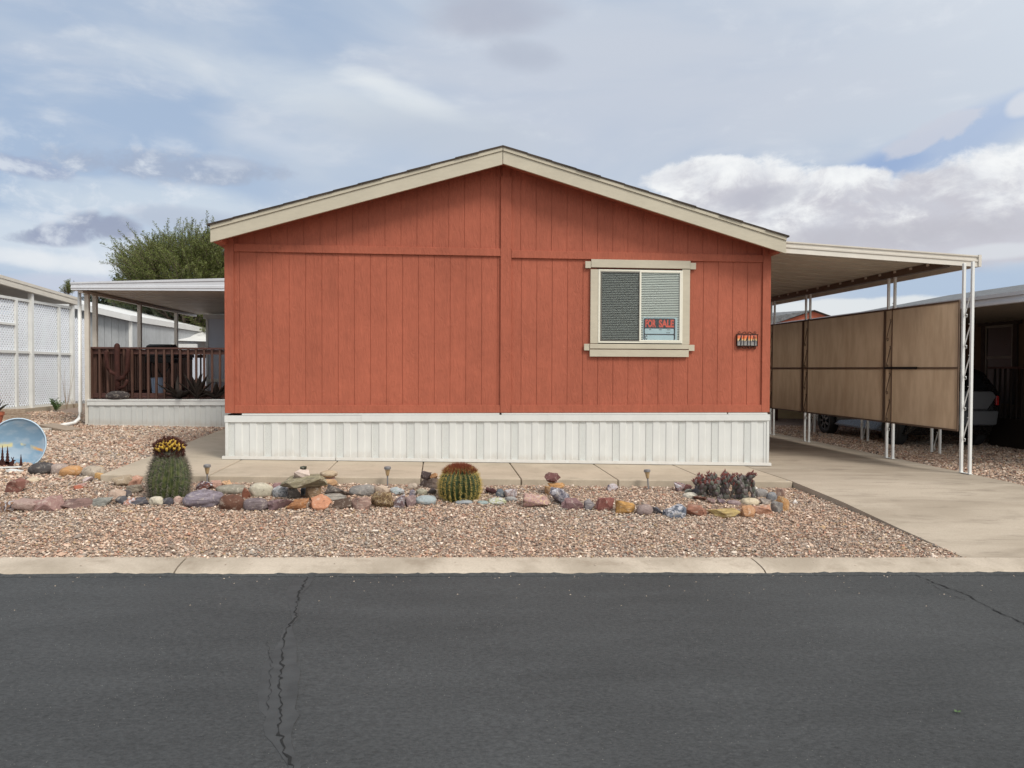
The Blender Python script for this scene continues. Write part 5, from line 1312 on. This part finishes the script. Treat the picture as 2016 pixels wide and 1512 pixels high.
# ------------------------------------------------------------------ neighbour on the left: lattice screen and carport roof
NX = -9.7
def nxy(px, py): return atX(px, py, NX)
lat = empty('lattice_screen', (NX, 18, gz(NX, 18)), label='white diagonal lattice privacy screen framed by white posts and rails', cat='lattice screen')
yA, yB = 13.5, nxy(137, 700).y; zb_ = nxy(110, 797).z; zt_ = nxy(90, 597).z+.0
ztop_l = nxy(100, 600).z; zmid = nxy(90, 695).z
def latt(y0, y1, z0, z1, pitch=.105, w=.028, th=.004):
    g = MB(); H_ = z1-z0; L_ = y1-y0
    for s in (-1, 1):
        k = -H_
        while k < L_:
            # strip: y = y0+k+t, z = z0+t (or mirrored)
            ts = max(0, -k); te = min(H_, L_-k)
            if te-ts > .05:
                def PT(t_): return (y0+k+t_, z0+t_) if s > 0 else (y0+k+t_, z1-t_)
                (ya, za), (yb, zb2) = PT(ts), PT(te); x_ = NX+(.003 if s > 0 else -.003)
                g.bar((x_, ya, za), (x_, yb, zb2), th, w*2*.78, up=(0, -s*.7, .7))
            k += pitch
    return g
yb_m = nxy(54.5, 700).y
g = latt(yA, yb_m, zb_+.04, ztop_l-.03); g.build('lattice', M['lattice'], lat)
g = latt(yb_m, yB, zb_+.04, ztop_l-.03); g.build('lattice', M['lattice'], lat)
g = latt(yB, yB+.9, zb_+.04, ztop_l-.25); g.build('lattice', M['lattice'], lat)
fz = nxy(80, 576).z
for px in (57, 138):
    y = nxy(px, 700).y; g = MB(); g.box(NX+.01, NX+.10, y-.05, y+.05, gz(NX, y), fz-.03); g.build('post', M['white_metal'], lat)
g = MB(); y = nxy(57, 700).y-2.9; g.box(NX+.01, NX+.10, y-.05, y+.05, gz(NX, y), fz-.03); g.build('post', M['white_metal'], lat)
g = MB()
for zz in (zb_+.02, zmid, ztop_l): g.box(NX+.008, NX+.05, yA, yB, zz-.03, zz+.03)
for px in (29.5, 114): y = nxy(px, 700).y; g.box(NX+.009, NX+.055, y-.045, y+.045, zb_, ztop_l)
g.box(NX+.008, NX+.045, yA, nxy(31, 640).y, nxy(10, 637).z-.025, nxy(10, 637).z+.025)
g.build('rail', M['white_metal'], lat)
g = MB(); g.hexa([(NX-.2, 10.5, gz(NX, 11)-.1), (NX+.12, 10.5, gz(NX, 11)-.1), (NX+.12, yB+.3, gz(NX, 20)-.1), (NX-.2, yB+.3, gz(NX, 20)-.1)], [(NX-.2, 10.5, gz(NX, 11)+.10), (NX+.12, 10.5, gz(NX, 11)+.10), (NX+.12, yB+.3, gz(NX, 20)+.10), (NX-.2, yB+.3, gz(NX, 20)+.10)])
g.build('curb', M['slab'], kind='structure')
ncp = empty('neighbour_carport', (NX-1, 16, .5), label='bone coloured flat carport roof of the left neighbour above the lattice', cat='carport')
yR = nxy(145, 700).y; z0_ = nxy(0, 562).z; z1_ = nxy(144, 601).z
g = MB(); ft = .20
def frz(y): return z0_+(z1_-z0_)*(y-nxy(0, 562).y)/(yR-nxy(0, 562).y)
g.hexa([(NX-4.5, 10, frz(10)+.03), (NX+.05, 10, frz(10)+.03), (NX+.05, yR-.02, frz(yR)+.03), (NX-4.5, yR-.02, frz(yR)+.03)], [(NX-4.5, 10, frz(10)+.09), (NX+.05, 10, frz(10)+.09), (NX+.05, yR-.02, frz(yR)+.09), (NX-4.5, yR-.02, frz(yR)+.09)])
g.build('roof_panel', M['soffit'], ncp)
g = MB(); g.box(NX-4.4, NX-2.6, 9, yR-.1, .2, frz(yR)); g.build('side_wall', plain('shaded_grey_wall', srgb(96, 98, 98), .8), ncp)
g = MB()
for a, b_, o_ in ((0, .08, .10), (.08, .13, .085), (.13, .20, .10)):
    g.hexa([(NX+.055, 10, frz(10)+a), (NX+.055+o_, 10, frz(10)+a), (NX+.055+o_, yR, frz(yR)+a), (NX+.055, yR, frz(yR)+a)], [(NX+.055, 10, frz(10)+b_-.001), (NX+.055+o_, 10, frz(10)+b_-.001), (NX+.055+o_, yR, frz(yR)+b_-.001), (NX+.055, yR, frz(yR)+b_-.001)])
g.build('fascia', M['fascia_metal'], ncp)
M['grey_siding'] = mat('grey_vertical_siding', lambda T, i: (siding_f(T, i, srgb(168, 171, 173))))
M['blue_white'] = plain('bluish_white_siding', srgb(206, 212, 224, .9), .6, 0, .04, 3)
M['white_roof'] = plain('white_coated_roof', srgb(222, 222, 220, .9), .6, 0, .05, 3)
def groove_wall(g, x0, x1, y, z0, ztf, step=.2):
    x = x0
    while x < x1-.001:
        b_ = min(x1, x+step); g.add([(x+.006, y, z0), (b_-.006, y, z0), (b_-.006, y, ztf(b_-.006)), (x+.006, y, ztf(x+.006))], [(0, 1, 2, 3)]); g.add([(b_-.006, y, z0), (b_+.006, y+.0, z0), (b_+.006, y+.012, ztf(b_)), (b_-.006, y+.012, ztf(b_))], [(0, 1, 2, 3)]); x = b_
# grey building behind lattice (gable end)
GY = 23.5; nh = empty('neighbour_house', (at(200, 700, GY).x, GY, .5), label='light grey house with vertical siding behind the lattice and deck', cat='house')
gx0, gx1 = at(20, 640, GY).x, at(258, 640, GY).x; f1 = at(258, 633, GY); f0 = at(62, 588, GY)
def gsl(x): return f1.z+(x-f1.x)/(f0.x-f1.x)*(f0.z-f1.z)
g = MB(); groove_wall(g, gx0, gx1, GY, .3, gsl); g.add([(gx1, GY, .3), (gx1, GY+8, .3), (gx1, GY+8, f1.z), (gx1, GY, f1.z)], [(0, 1, 2, 3)]); g.build('wall', M['grey_siding'], nh)
g = MB(); g.hexa([(gx0, GY-.25, gsl(gx0)-.0), (gx1+.08, GY-.25, gsl(gx1)-.0), (gx1+.08, GY+8, gsl(gx1)), (gx0, GY+8, gsl(gx0))], [(gx0, GY-.25, gsl(gx0)+.2), (gx1+.08, GY-.25, gsl(gx1)+.17), (gx1+.08, GY+8, gsl(gx1)+.17), (gx0, GY+8, gsl(gx0)+.2)]); g.build('roof', M['white_roof'], nh)
g = MB(); g.box(gx1-.06, gx1+.015, GY-.02, GY+.06, .3, f1.z-.0); g.build('corner_trim', M['white_metal'], nh)
# upper white roof beyond
HY2 = 30; u0 = at(105, 572, HY2); u1 = at(205, 604, HY2)
h2 = empty('white_roof_house', (u0.x, HY2, .5), label='white roofed house rising just behind the grey neighbour house', cat='house')
g = MB(); g.hexa([(u0.x-6, HY2, 1.0+u0.z-1.2), (u1.x, HY2, u1.z-.25), (u1.x, HY2+9, u1.z-.25), (u0.x-6, HY2+9, u0.z-.2)], [(u0.x-6, HY2, u0.z+.3), (u1.x, HY2, u1.z), (u1.x, HY2+9, u1.z), (u0.x-6, HY2+9, u0.z+.3)]); g.build('roof', M['white_roof'], h2)
g = MB(); g.box(u0.x-6, u1.x-.3, HY2+.2, HY2+8.8, .3, u1.z-.3); g.build('wall', M['grey_siding'], h2)
# mid white roof with a dish
RY = 33; r0 = at(255, 625, RY); r1 = at(350, 655, RY)
h3 = empty('far_white_house', (r0.x, RY, .5), label='far white house with a long sloping roof seen under the patio cover', cat='house')
g = MB(); r0.z -= .45
g.hexa([(r0.x-2, RY, r0.z-.35), (r1.x+.3, RY, r1.z-.32), (r1.x+.3, RY+3, r1.z-.32), (r0.x-2, RY+3, r0.z-.35)], [(r0.x-2, RY, r0.z+.2), (r1.x+.3, RY, r1.z-.05), (r1.x+.3, RY+3, r1.z-.05), (r0.x-2, RY+3, r0.z+.2)]); g.build('roof', M['white_roof'], h3)
g = MB(); g.box(r0.x-2, r1.x, RY+.3, RY+2.8, .3, r1.z-.5); g.build('wall', M['blue_white'], h3)
g = MB(); q = at(330, 648, RY-.6); g.tube([q, at(338, 628, RY-.6)], .03, 6); 
dd = empty('roof_dish', q, label='small white satellite dish tilted on the far white roof', cat='satellite dish')
g.build('mast', M['white_metal'], dd); g = MB(); a_ = at(318, 655, RY-.7); b_ = at(339, 627, RY-.7); c_ = at(337, 653, RY-.5); g.add([a_, b_, c_, a_+Vector((0, .06, 0)), b_+Vector((0, .06, 0)), c_+Vector((0, .06, 0))], [(0, 1, 2), (5, 4, 3), (0, 3, 4, 1), (1, 4, 5, 2), (2, 5, 3, 0)]); g.build('reflector', M['white_roof'], dd)
# small gabled shed
SY2 = 27; s_l = at(250, 662, SY2); s_a = at(284, 652, SY2); s_r = at(336, 670, SY2); s_rr = at(388, 684, SY2)
sh = empty('garden_shed', (s_a.x, SY2, .5), label='small bluish white shed with a low gable seen above the deck rail', cat='shed')
g = MB(); g.add([(s_l.x, SY2, .3), (s_r.x, SY2, .3), (s_r.x, SY2, s_r.z-.1), (s_a.x, SY2, s_a.z-.12), (s_l.x, SY2, s_l.z-.1)], [(0, 1, 2, 3, 4)]); g.box(s_r.x-.01, s_rr.x-.2, SY2+1.5, SY2+3, .3, s_r.z-.3); g.build('wall', M['blue_white'], sh)
g = MB()
def slabq(a, b_, y0, y1, th): g.hexa([(a.x, y0, a.z-th), (b_.x, y0, b_.z-th), (b_.x, y1, b_.z-th), (a.x, y1, a.z-th)], [(a.x, y0, a.z), (b_.x, y0, b_.z), (b_.x, y1, b_.z), (a.x, y1, a.z)])
slabq(s_l+Vector((-.3, 0, -.1)), s_a, SY2-.15, SY2+5, .12); slabq(s_a+Vector((.001, 0, 0)), s_r, SY2-.15, SY2+5, .12)
g.add([s_a+Vector((0, 0, .01)), s_r+Vector((0, 0, .0)), s_rr+Vector((.0, 3.5, .3)), s_a+Vector((.8, 3.5, .35))], [(0, 1, 2, 3)])
g.box(s_r.x, s_rr.x, SY2-.1, SY2+.05, s_r.z-.3, s_r.z-.12); g.build('roof', M['white_roof'], sh)
g = MB(); va = at(269, 671, SY2-.03); vb = at(291, 663, SY2-.03); g.box(va.x, vb.x, SY2-.04, SY2-.002, va.z, vb.z); g.build('gable_vent', M['white_metal'], sh)
# white shed close to the house
WY = 21.5; w0 = at(404, 622, WY); w1 = at(404, 628, WY)
ws = empty('white_shed', (w0.x+.8, WY, .5), label='tall bluish white storage shed beside the red house wall', cat='shed')
g = MB(); g.box(w0.x+.03, -2.6, WY, WY+2.4, .3, w1.z-.0); g.build('wall', M['blue_white'], ws)
g = MB(); g.box(w0.x-.03, -2.5, WY-.08, WY+2.5, w1.z, w0.z+.04); g.box(w0.x+.02, w0.x+.08, WY-.015, WY-.001, .3, w1.z-.001); g.build('roof', M['white_roof'], ws)
g = MB(); g.box(w0.x+.05, -2.6, WY-.06, WY-.005, at(420, 752, WY).z, at(420, 746, WY).z); g.build('step_trim', M['white_metal'], ws)
# far awning
AY = 31; c0 = at(352, 659, AY); c1 = at(408, 648, AY)
fa = empty('far_awning', (c1.x, AY, .5), label='far white flat awning left of the tall white shed', cat='awning')
g = MB(); g.hexa([(c0.x-1, AY, c0.z-.1), (c1.x+1, AY, c1.z-.02), (c1.x+1, AY+5, c1.z-.02), (c0.x-1, AY+5, c0.z-.1)], [(c0.x-1, AY, c0.z+.08), (c1.x+1, AY, c1.z+.16), (c1.x+1, AY+5, c1.z+.16), (c0.x-1, AY+5, c0.z+.08)]); g.build('roof', M['white_roof'], fa)
g = MB(); 
for px in (366, 402): q = at(px, 680, AY+.3); g.box(q.x-.04, q.x+.04, AY+.3, AY+.38, .3, c0.z-.1)
g.build('post', M['white_metal'], fa)
# back fence
g = MB(); q0 = at(340, 690, 34); x = q0.x-6
while x < 14: g.box(x, x+.14, 36, 36.03, .3, 1.9); x += .15
g.build('board_fence', plain('pale_fence', srgb(170, 164, 156), .8), label='pale board fence far behind the sheds and the carport', cat='fence')

# ------------------------------------------------------------------ grill and things on the deck
gq = at(318, 770, LY+2.2); gr_ = empty('barbecue_grill', (gq.x, LY+2.2, deckz), label='black barbecue grill with dark lid standing on the deck', cat='grill')
GX, GYY = gq.x, LY+2.2; g = MB(); g.box(GX-.28, GX+.3, GYY-.22, GYY+.22, deckz+.72, deckz+.86); g.build('firebox', M['black'], gr_, bevel=.01)
g = MB(); g.prism([(GYY-.22, deckz+.865), (GYY+.22, deckz+.865), (GYY+.20, deckz+1.05), (GYY+.05, deckz+1.14), (GYY-.12, deckz+1.10), (GYY-.21, deckz+.98)], 'x', GX-.28, GX+.3); g.build('lid', M['black'], gr_, bevel=.01)
g = MB()
for s in (-1, 1): g.bar((GX+s*.26, GYY, deckz), (GX-s*.2, GYY+.1, deckz+.72), .025); g.bar((GX+s*.26, GYY+.2, deckz), (GX+s*.2, GYY-.1, deckz+.72), .025)
g.box(GX+.31, GX+.62, GYY-.2, GYY+.2, deckz+.80, deckz+.83); g.build('stand', M['black'], gr_)
g = MB(); q = at(312, 768, LY+1.7); g.lathe([(.12, 0), (.15, .38), (.16, .4), (.13, .4), (.12, .1), (0, .1)], (q.x, LY+1.7, deckz), 16); g.build('bucket', plain('pale_blue_plastic', srgb(150, 170, 196), .5), label='pale blue bucket standing under the barbecue grill', cat='bucket')
# steel agave sculptures on the deck edge
sa = agave('metal_agave_sculpture', at(388, 784, LY+.08), 11, .58, .13, M['rustdark'], 1.3, 3, label='dark steel agave sculpture with curling blades before the railing', cat='garden sculpture')
sa2 = agave('metal_agave_sculpture', at(352, 785, LY+.1), 9, .55, .14, M['rustdark'], 1.5, 9, label='smaller dark steel agave sculpture left of the bigger one', cat='garden sculpture')
sa3 = agave('metal_agave_sculpture', at(425, 785, LY+.1), 8, .5, .14, M['rustdark'], 1.5, 14, label='third steel agave sculpture nearest to the red house wall', cat='garden sculpture')
o = rock(214, 258, 770, 787, (70, 64, 64), 0, 'dark rounded boulder at the foot of the rusted metal saguaro', 'plain', on=(236, 838)); o.location.y = LY+.0; o.location.z = deckz-.01; o.scale = (1, .4, 1)

# ------------------------------------------------------------------ trees
M['bark'] = wood('bark', srgb(70, 58, 48), srgb(104, 90, 76)); M['mesq'] = green('mesquite_leaf', srgb(84, 98, 46, .75), srgb(128, 134, 66, .8)); M['dkleaf'] = green('dark_evergreen_leaf', srgb(42, 58, 36, .55), srgb(70, 84, 48, .6))
def leafcloud(name, pts, dirs, size, m, parent, rs):
    """many narrow leaf-sized faces, one per point"""
    N = len(pts); d = dirs/np.linalg.norm(dirs, axis=1)[:, None]; u = rs.normal(size=(N, 3)); s = np.cross(d, u); s /= np.linalg.norm(s, axis=1)[:, None]+1e-9
    L_ = (size*rs.uniform(.6, 1.3, N))[:, None]; w = L_*.22
    V = np.stack([pts, pts+d*L_*.5+s*w, pts+d*L_, pts+d*L_*.5-s*w], 1).reshape(-1, 3); F = (np.arange(N)*4)[:, None]+np.arange(4)
    me = bpy.data.meshes.new(name); me.from_pydata(V.tolist(), [], F.tolist()); return link_mesh(name, me, m, parent)
def tree(name, base, H_, crown, nb, nleaf, size, m, label, wisp=.5, seed=1, trunk=.16, low=.25):
    """crown: (rx, ry, rz) ellipsoid centred at the top; twigs fan out past it"""
    rs = np.random.default_rng(seed); root = empty(name, base, label=label, cat='tree'); b = Vector(base); g = MB()
    cc = Vector((b.x, b.y, b.z+H_-crown[2])); tt_ = [b, b+Vector((.1, 0, H_*.25)), b+Vector((-.1, .1, H_*.45))]; g.tube(tt_, [trunk, trunk*.8, trunk*.6], 8)
    P_, Dn = [], []; tg = MB()
    for i in range(nb):
        th = rs.uniform(0, 2*PI); ph = math.acos(rs.uniform(-low, 1)); q = rs.uniform(.35, 1)**.6
        dv = Vector((math.cos(th)*math.sin(ph), math.sin(th)*math.sin(ph), math.cos(ph)))
        e = cc+Vector((dv.x*crown[0], dv.y*crown[1], dv.z*crown[2]))*q*rs.uniform(.85, 1.08)
        s0 = tt_[2] if i % 3 else tt_[1]; mid = s0.lerp(e, .5)+Vector(rs.normal(size=3))*.25*crown[0]*.3
        if i < 60: g.tube([s0, mid, e], [trunk*.35, trunk*.2, .01], 5)
        out = (Vector((dv.x, dv.y, dv.z*.8+.75))).normalized()
        for k in range(8):     # twigs
            o_ = Vector(rs.normal(size=3))*.28*crown[0]*.35; td = (out+Vector(rs.normal(size=3))*.38).normalized(); l = rs.uniform(.5, 1.15)*wisp*2
            a = e+o_; z_ = a+td*l+Vector((0, 0, -.12*l)); tg.tube([a-td*.2, a+td*l*.5, z_], [.012, .008, .003], 3, False)
            n = nleaf; t_ = rs.uniform(-.1, 1, n)**1.0; pp_ = np.array(a)[None]+np.array(td)[None]*l*t_[:, None]+rs.normal(size=(n, 3))*.055*(1.25-t_[:, None])
            P_.append(pp_); Dn.append(np.array(td)[None]*.9+rs.normal(size=(n, 3))*.7)
    g.build('trunk', M['bark'], root, smooth=True); cr = leafcloud('crown', np.concatenate(P_), np.concatenate(Dn), size, m, root, rs); tg.build('twigs', M['bark'], root)
    return root
TY = 31
tb = at(366, 700, TY); tree('mesquite_tree', (tb.x, TY, .3), at(330, 442, TY).z-.7, (2.3, 1.9, 2.1), 230, 135, .048, M['mesq'], 'big feathery olive green tree rising behind the patio cover', .42, 3)
tb = at(455, 700, TY+1); tree('mesquite_tree', (tb.x, TY+1, .3), at(430, 500, TY).z-1.3, (1.9, 1.8, 1.8), 90, 95, .055, M['mesq'], 'second olive green tree half hidden behind the left roof corner', .5, 4)
tb = at(260, 700, 40); tree('evergreen_tree', (tb.x, 40, .3), at(260, 572, 40).z+.0, (2.2, 1.6, 2.2), 90, 45, .15, M['dkleaf'], 'dark evergreen tree seen under the patio roof at left', .35, 5, .16, .9)
tb = at(385, 700, 40); tree('evergreen_tree', (tb.x, 40, .3), at(370, 572, 40).z, (2.9, 1.6, 2.6), 130, 45, .15, M['dkleaf'], 'wide dark evergreen tree under the patio roof near the house', .35, 6, .16, .9)
tb = at(320, 700, 38); tree('evergreen_tree', (tb.x, 38, .3), at(320, 572, 38).z, (2.0, 1.6, 2.2), 90, 45, .15, M['dkleaf'], 'dark evergreen tree between the two others under the patio roof', .35, 16, .16, .9)
tb = at(133, 700, 52); tree('distant_tree', (tb.x, 52, .3), at(133, 562, 52).z-.3, (.35, .35, .4), 12, 26, .06, M['mesq'], 'distant small tree top above the far left roofs', .25, 8, .08)

# ------------------------------------------------------------------ right neighbour: carport, house, car
rc = empty('neighbour_carport', (8.6, 13, .2), label='dark open carport with grey metal fascia right of the tan screens', cat='carport')
AX = 8.35; fzr = atX(2016, 573, AX).z
g = MB(); g.box(AX, 11.7, 9.0, 23, fzr-.10, fzr-.06)
y = 9.0
while y < 23: g.box(AX+.01, 11.7, y, y+.05, fzr-.125, fzr-.1005); y += .2032
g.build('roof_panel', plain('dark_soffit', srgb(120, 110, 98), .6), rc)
g = MB(); g.box(AX-.10, AX-.001, 9.0, 23, fzr-.055, fzr); g.box(AX-.08, AX-.001, 9.0, 23, fzr-.12, fzr-.057); g.box(AX-.10, AX-.001, 9.0, 23, fzr-.16, fzr-.122); g.build('fascia', M['gray_fascia'], rc)
NPX = 8.62
for px, py in ((1844, 887), (1704, 862), (1600, 851)):
    y = atX(px, 750, NPX).y; twin_post(NPX, y, fzr-.126, 'post', rc, .11, zb=gz(NPX, y))
nhs = empty('neighbour_house', (12, 15, .2), label='tan house with dark trimmed window inside the shaded right carport', cat='house')
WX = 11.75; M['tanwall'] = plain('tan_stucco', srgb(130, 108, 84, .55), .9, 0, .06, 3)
M['dkglass'] = plain('unlit_window_glass', (.03, .032, .03, 1), .35, spec=.3); M['darkbrown'] = plain('dark_brown_trim', srgb(42, 32, 26), .7)
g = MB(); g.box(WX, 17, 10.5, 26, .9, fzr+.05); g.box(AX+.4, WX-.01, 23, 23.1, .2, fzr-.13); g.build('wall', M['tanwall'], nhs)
g = MB(); g.box(WX-.02, 17, 10.4, 26, .1, .9); g.build('skirting', plain('brown_skirting', srgb(90, 76, 62), .8), nhs)
M['shingle_grey'] = plain('grey_shingles', srgb(150, 153, 156, .42), .9, 0, .4, 9, .4, 40)
rz0 = atX(2016, 578, 11.5).z; RX = 14.8; rz1 = atX(2016, 560, RX).z; YEN = atX(1868, 600, RX).y
g = MB(); g.hexa([(11.3, 9.8, rz0-.14), (RX, 9.8, rz1-.14), (RX, YEN, rz1-.14), (11.3, YEN, rz0-.14)], [(11.3, 9.8, rz0), (RX, 9.8, rz1), (RX, YEN, rz1), (11.3, YEN, rz0)])
g.hexa([(RX+.001, 9.8, rz1-.14), (18.3, 9.8, rz0-.14), (18.3, YEN, rz0-.14), (RX+.001, YEN, rz1-.14)], [(RX+.001, 9.8, rz1), (18.3, 9.8, rz0), (18.3, YEN, rz0), (RX+.001, YEN, rz1)])
g.build('roof', M['shingle_grey'], nhs)
ya, yb = atX(1997, 660, WX).y, atX(1942, 660, WX).y; zt2 = atX(1970, 640, WX).z; zm2 = atX(1970, 703, WX).z
g = MB(); g.box(WX-.05, WX-.001, ya-.2, yb+.2, zt2, zt2+.14); g.box(WX-.08, WX-.002, ya-.28, yb+.28, zt2+.141, zt2+.17)
for y in (ya-.12, yb): g.box(WX-.04, WX-.002, y, y+.12, .95, zt2-.001)
wo_ = g.build('window', M['darkbrown'], nhs)
g = MB(); g.box(WX-.03, WX-.012, ya, ya+.04, .95, zt2-.002); g.box(WX-.03, WX-.012, yb-.04, yb, .95, zt2-.002); g.box(WX-.03, WX-.012, ya+.041, yb-.041, zm2-.03, zm2+.02); g.box(WX-.03, WX-.012, ya+.041, yb-.041, zt2-.05, zt2-.003); g.build('sash', plain('grey_sash', srgb(110, 108, 100), .5), wo_)
g = MB(); g.box(WX-.012, WX-.010, ya+.041, yb-.041, .96, zt2-.05); g.build('glass_pane', M['dkglass'], wo_); g = MB(); g.box(WX-.009, WX-.0005, ya+.041, yb-.041, .96, zt2-.05); g.build('room_backing', M['dark'], wo_)
# entry steps with railing inside the right carport
st = empty('entry_deck', (11.2, 13.2, .2), label='dark wooden entry deck with railing in the shade of the right carport', cat='deck')
sy0 = atX(2016, 720, 11.0).y-.6; rzz = atX(1990, 722, 11.0).z; sy1 = atX(1962, 720, 11.0).y
g = MB(); g.box(10.9, WX-.03, sy0-1.2, sy1, .15, .72); g.build('platform', M['darkbrown'], st)
g = MB(); g.box(10.85, 10.98, sy0-1.2, sy1+.05, rzz-.04, rzz); g.box(10.98, WX-.03, sy1-.06, sy1+.05, rzz-.04, rzz); ra = g.build('railing', M['deck_woodx'], st)
y = sy0-1.15
while y < sy1: g = MB(); g.box(10.9, 10.935, y, y+.035, .72, rzz-.041); g.build('baluster', M['darkbrown'], ra); y += .14
# far end clutter: fence post and cream skirting
g = MB(); q = atX(1530, 820, 8.9); g.box(8.0, 8.3, 21.0, 21.3, .2, 1.1); g.box(8.31, 9.4, 21.1, 21.2, .75, .95); g.box(9.41, 9.6, 21.0, 21.2, .2, 1.1)
g.build('wooden_barrier', M['deck_woodx'], label='low dark wooden barrier at the far end under the tan screens', cat='barrier')
g = MB(); g.box(7.6, 11.5, 22.4, 22.6, .15, 1.0); g.build('cream_planter_wall', plain('cream_block', srgb(206, 190, 150), .8), label='low cream wall behind the dark wooden barrier', cat='wall')
# the car
M['carpaint'] = plain('black_car_paint', (.008, .008, .009, 1), .25, 0, .05); M['bumper'] = plain('light_grey_panel', srgb(120, 122, 126, .35), .5, 0, .04); M['tyre'] = plain('tyre_rubber', (.02, .02, .02, 1), .8); M['rim'] = plain('alloy_rim', srgb(120, 122, 126, .6), .4, .8, .05); M['carglass'] = plain('tinted_car_glass', (.01, .012, .014, 1), .08); M['redlamp'] = plain('red_lamp', (.25, .01, .01, 1), .2)
car = empty('parked_car', (9.6, 15.35, gz(9.6, 15.35)), label='black hatchback with light grey rear panel parked in the shaded right carport', cat='car')
WORLDSPACE[0] = False
# side profile along y (rear at -2.0 toward the road), z up
body = [(-1.95, .42), (-2.02, .6), (-2.0, .95), (-1.86, 1.05), (-1.62, 1.42), (-1.35, 1.52), (0, 1.54), (.55, 1.44), (1.05, 1.05), (1.95, .90), (2.15, .70), (2.15, .35), (1.7, .25), (-1.7, .25)]
bm_ = MB(); n = len(body)
secs = [(-.84, .0), (-.88, .0), (-.80, 1.0)]
vs = []
for xs_ in (-1, 1):
    for y, z in body:
        inset = .13*max(0, (z-.95)/.6) + (.18 if y < -1.9 else .05 if abs(y) > 1.9 else 0)
        vs.append((xs_*(.87-inset), y, z))
bm_.add(vs, [tuple(range(n)), tuple(range(2*n-1, n-1, -1))]+[(i, i+n, (i+1) % n+n, (i+1) % n) for i in range(n)])
bm_.build('body', M['carpaint'], car, bevel=.04)
g = MB(); g.prism([(-.72, .45), (.66, .45), (.70, .72), (-.76, .72)], 'y', -2.10, -1.98); g.build('rear_bumper', M['bumper'], car, bevel=.03)
g = MB(); g.prism([(-.48, .74), (.50, .74), (.68, .98), (.60, 1.08), (-.60, 1.08), (-.68, .98)], 'y', -2.06, -1.97); g.build('tailgate', M['bumper'], car, bevel=.02)
g = MB(); g.add([(-.66, -1.875, 1.08), (.66, -1.875, 1.08), (.60, -1.66, 1.40), (-.60, -1.66, 1.40)], [(0, 1, 2, 3)]); g.build('rear_window', M['carglass'], car)
for s in (-1, 1):
    g = MB(); g.box(s*.72-.03, s*.72+.03, -2.03, -1.9, .82, 1.0); g.build('tail_lamp', M['redlamp'], car, bevel=.01)
    g = MB(); xx = s*.845; g.add([(xx-s*.03, -1.45, 1.08), (xx-s*.03, .75, 1.08), (xx-s*.10, .35, 1.40), (xx-s*.10, -1.3, 1.42)], [(0, 1, 2, 3)]); g.build('side_window', M['carglass'], car)
WORLDSPACE[0] = True
for y in (-1.25, 1.3):
    for s in (-1, 1):
        WORLDSPACE[0] = False
        g = MB(); prof = [(.20, -.09), (.29, -.10), (.32, -.07), (.32, .07), (.29, .10), (.20, .09)]; n_ = 28; vs = []
        for r, t_ in prof: vs += [(s*.80+t_, y+r*math.cos(2*PI*j/n_), .32+r*math.sin(2*PI*j/n_)) for j in range(n_)]
        m_ = len(prof); g.add(vs, [(i*n_+j, i*n_+(j+1) % n_, ((i+1) % m_)*n_+(j+1) % n_, ((i+1) % m_)*n_+j) for i in range(m_) for j in range(n_)]); wl = g.build('wheel', M['tyre'], car, smooth=True)
        g = MB(); xo = s*.89
        for k in range(7):
            a = 2*PI*k/7; g.bar((xo, y, .32), (xo, y+.19*math.cos(a), .32+.19*math.sin(a)), .02, .045, up=(0, -math.sin(a), math.cos(a)))
        g.tube([(xo-s*.01, y+.20*math.cos(2*PI*j/24), .32+.20*math.sin(2*PI*j/24)) for j in range(25)], .014, 6, False); g.tube([(xo-s*.03, y, .32), (xo+s*.01, y, .32)], .05, 12)
        o = g.build('rim', M['rim'], None); o.parent = wl
        WORLDSPACE[0] = True
# far reddish gable house beyond the carport
FHY = 38; fa_ = at(1600, 613, FHY); fl = at(1512, 642, FHY); fr_ = at(1650, 632, FHY)
fh = empty('far_gable_house', (fa_.x, FHY, .4), label='far reddish brown gabled house above the tan screens', cat='house')
g = MB(); g.add([(fl.x, FHY, .3), (fr_.x+2, FHY, .3), (fr_.x+2, FHY, fr_.z-.6), fa_, fl], [(0, 1, 2, 3, 4)]); g.build('wall', M['siding'], fh)
g = MB(); rl = at(1500, 616, FHY+8); g.add([(fl.x, FHY-.2, fl.z+.04), (fa_.x, FHY-.2, fa_.z+.06), (fa_.x-1, FHY+10, fa_.z+.10), (fl.x-6, FHY+10, fa_.z-.1), (fl.x-5, FHY-.2, fl.z-.3)], [(0, 1, 2, 3, 4)]); g.add([(fa_.x, FHY-.2, fa_.z+.06), (fr_.x+2, FHY-.2, fr_.z-.55), (fr_.x+2, FHY+10, fr_.z-.55), (fa_.x-1, FHY+10, fa_.z+.10)], [(0, 1, 2, 3)])
g.build('roof', M['shingle_grey'], fh)
g = MB(); q = at(1578, 622, FHY+1); g.lathe([(.55, 0), (.53, .12), (.4, .25), (.2, .33), (0, .35)], (q.x, FHY+1.5, q.z-.15), 18); g.build('roof_vent', plain('dark_vent', srgb(96, 106, 114), .5, .4), fh, smooth=True)
# green scrap of leaf on the road
lp = hit(1884, 1404, lambda a, b: tilt(a)); g = MB()
for k in range(4):
    a = k*1.7; p = Vector((lp.x, lp.y, lp.z+.006)); d = Vector((math.cos(a), math.sin(a)*.7, .3))*.022; s = Vector((-math.sin(a), math.cos(a), 0))*.007; g.add([p, p+d*.5+s, p+d, p+d*.5-s], [(0, 1, 2, 3)])
g.build('leaf_scrap', M['leaf'], label='tiny green leaf scrap lying on the dark road', cat='leaf')
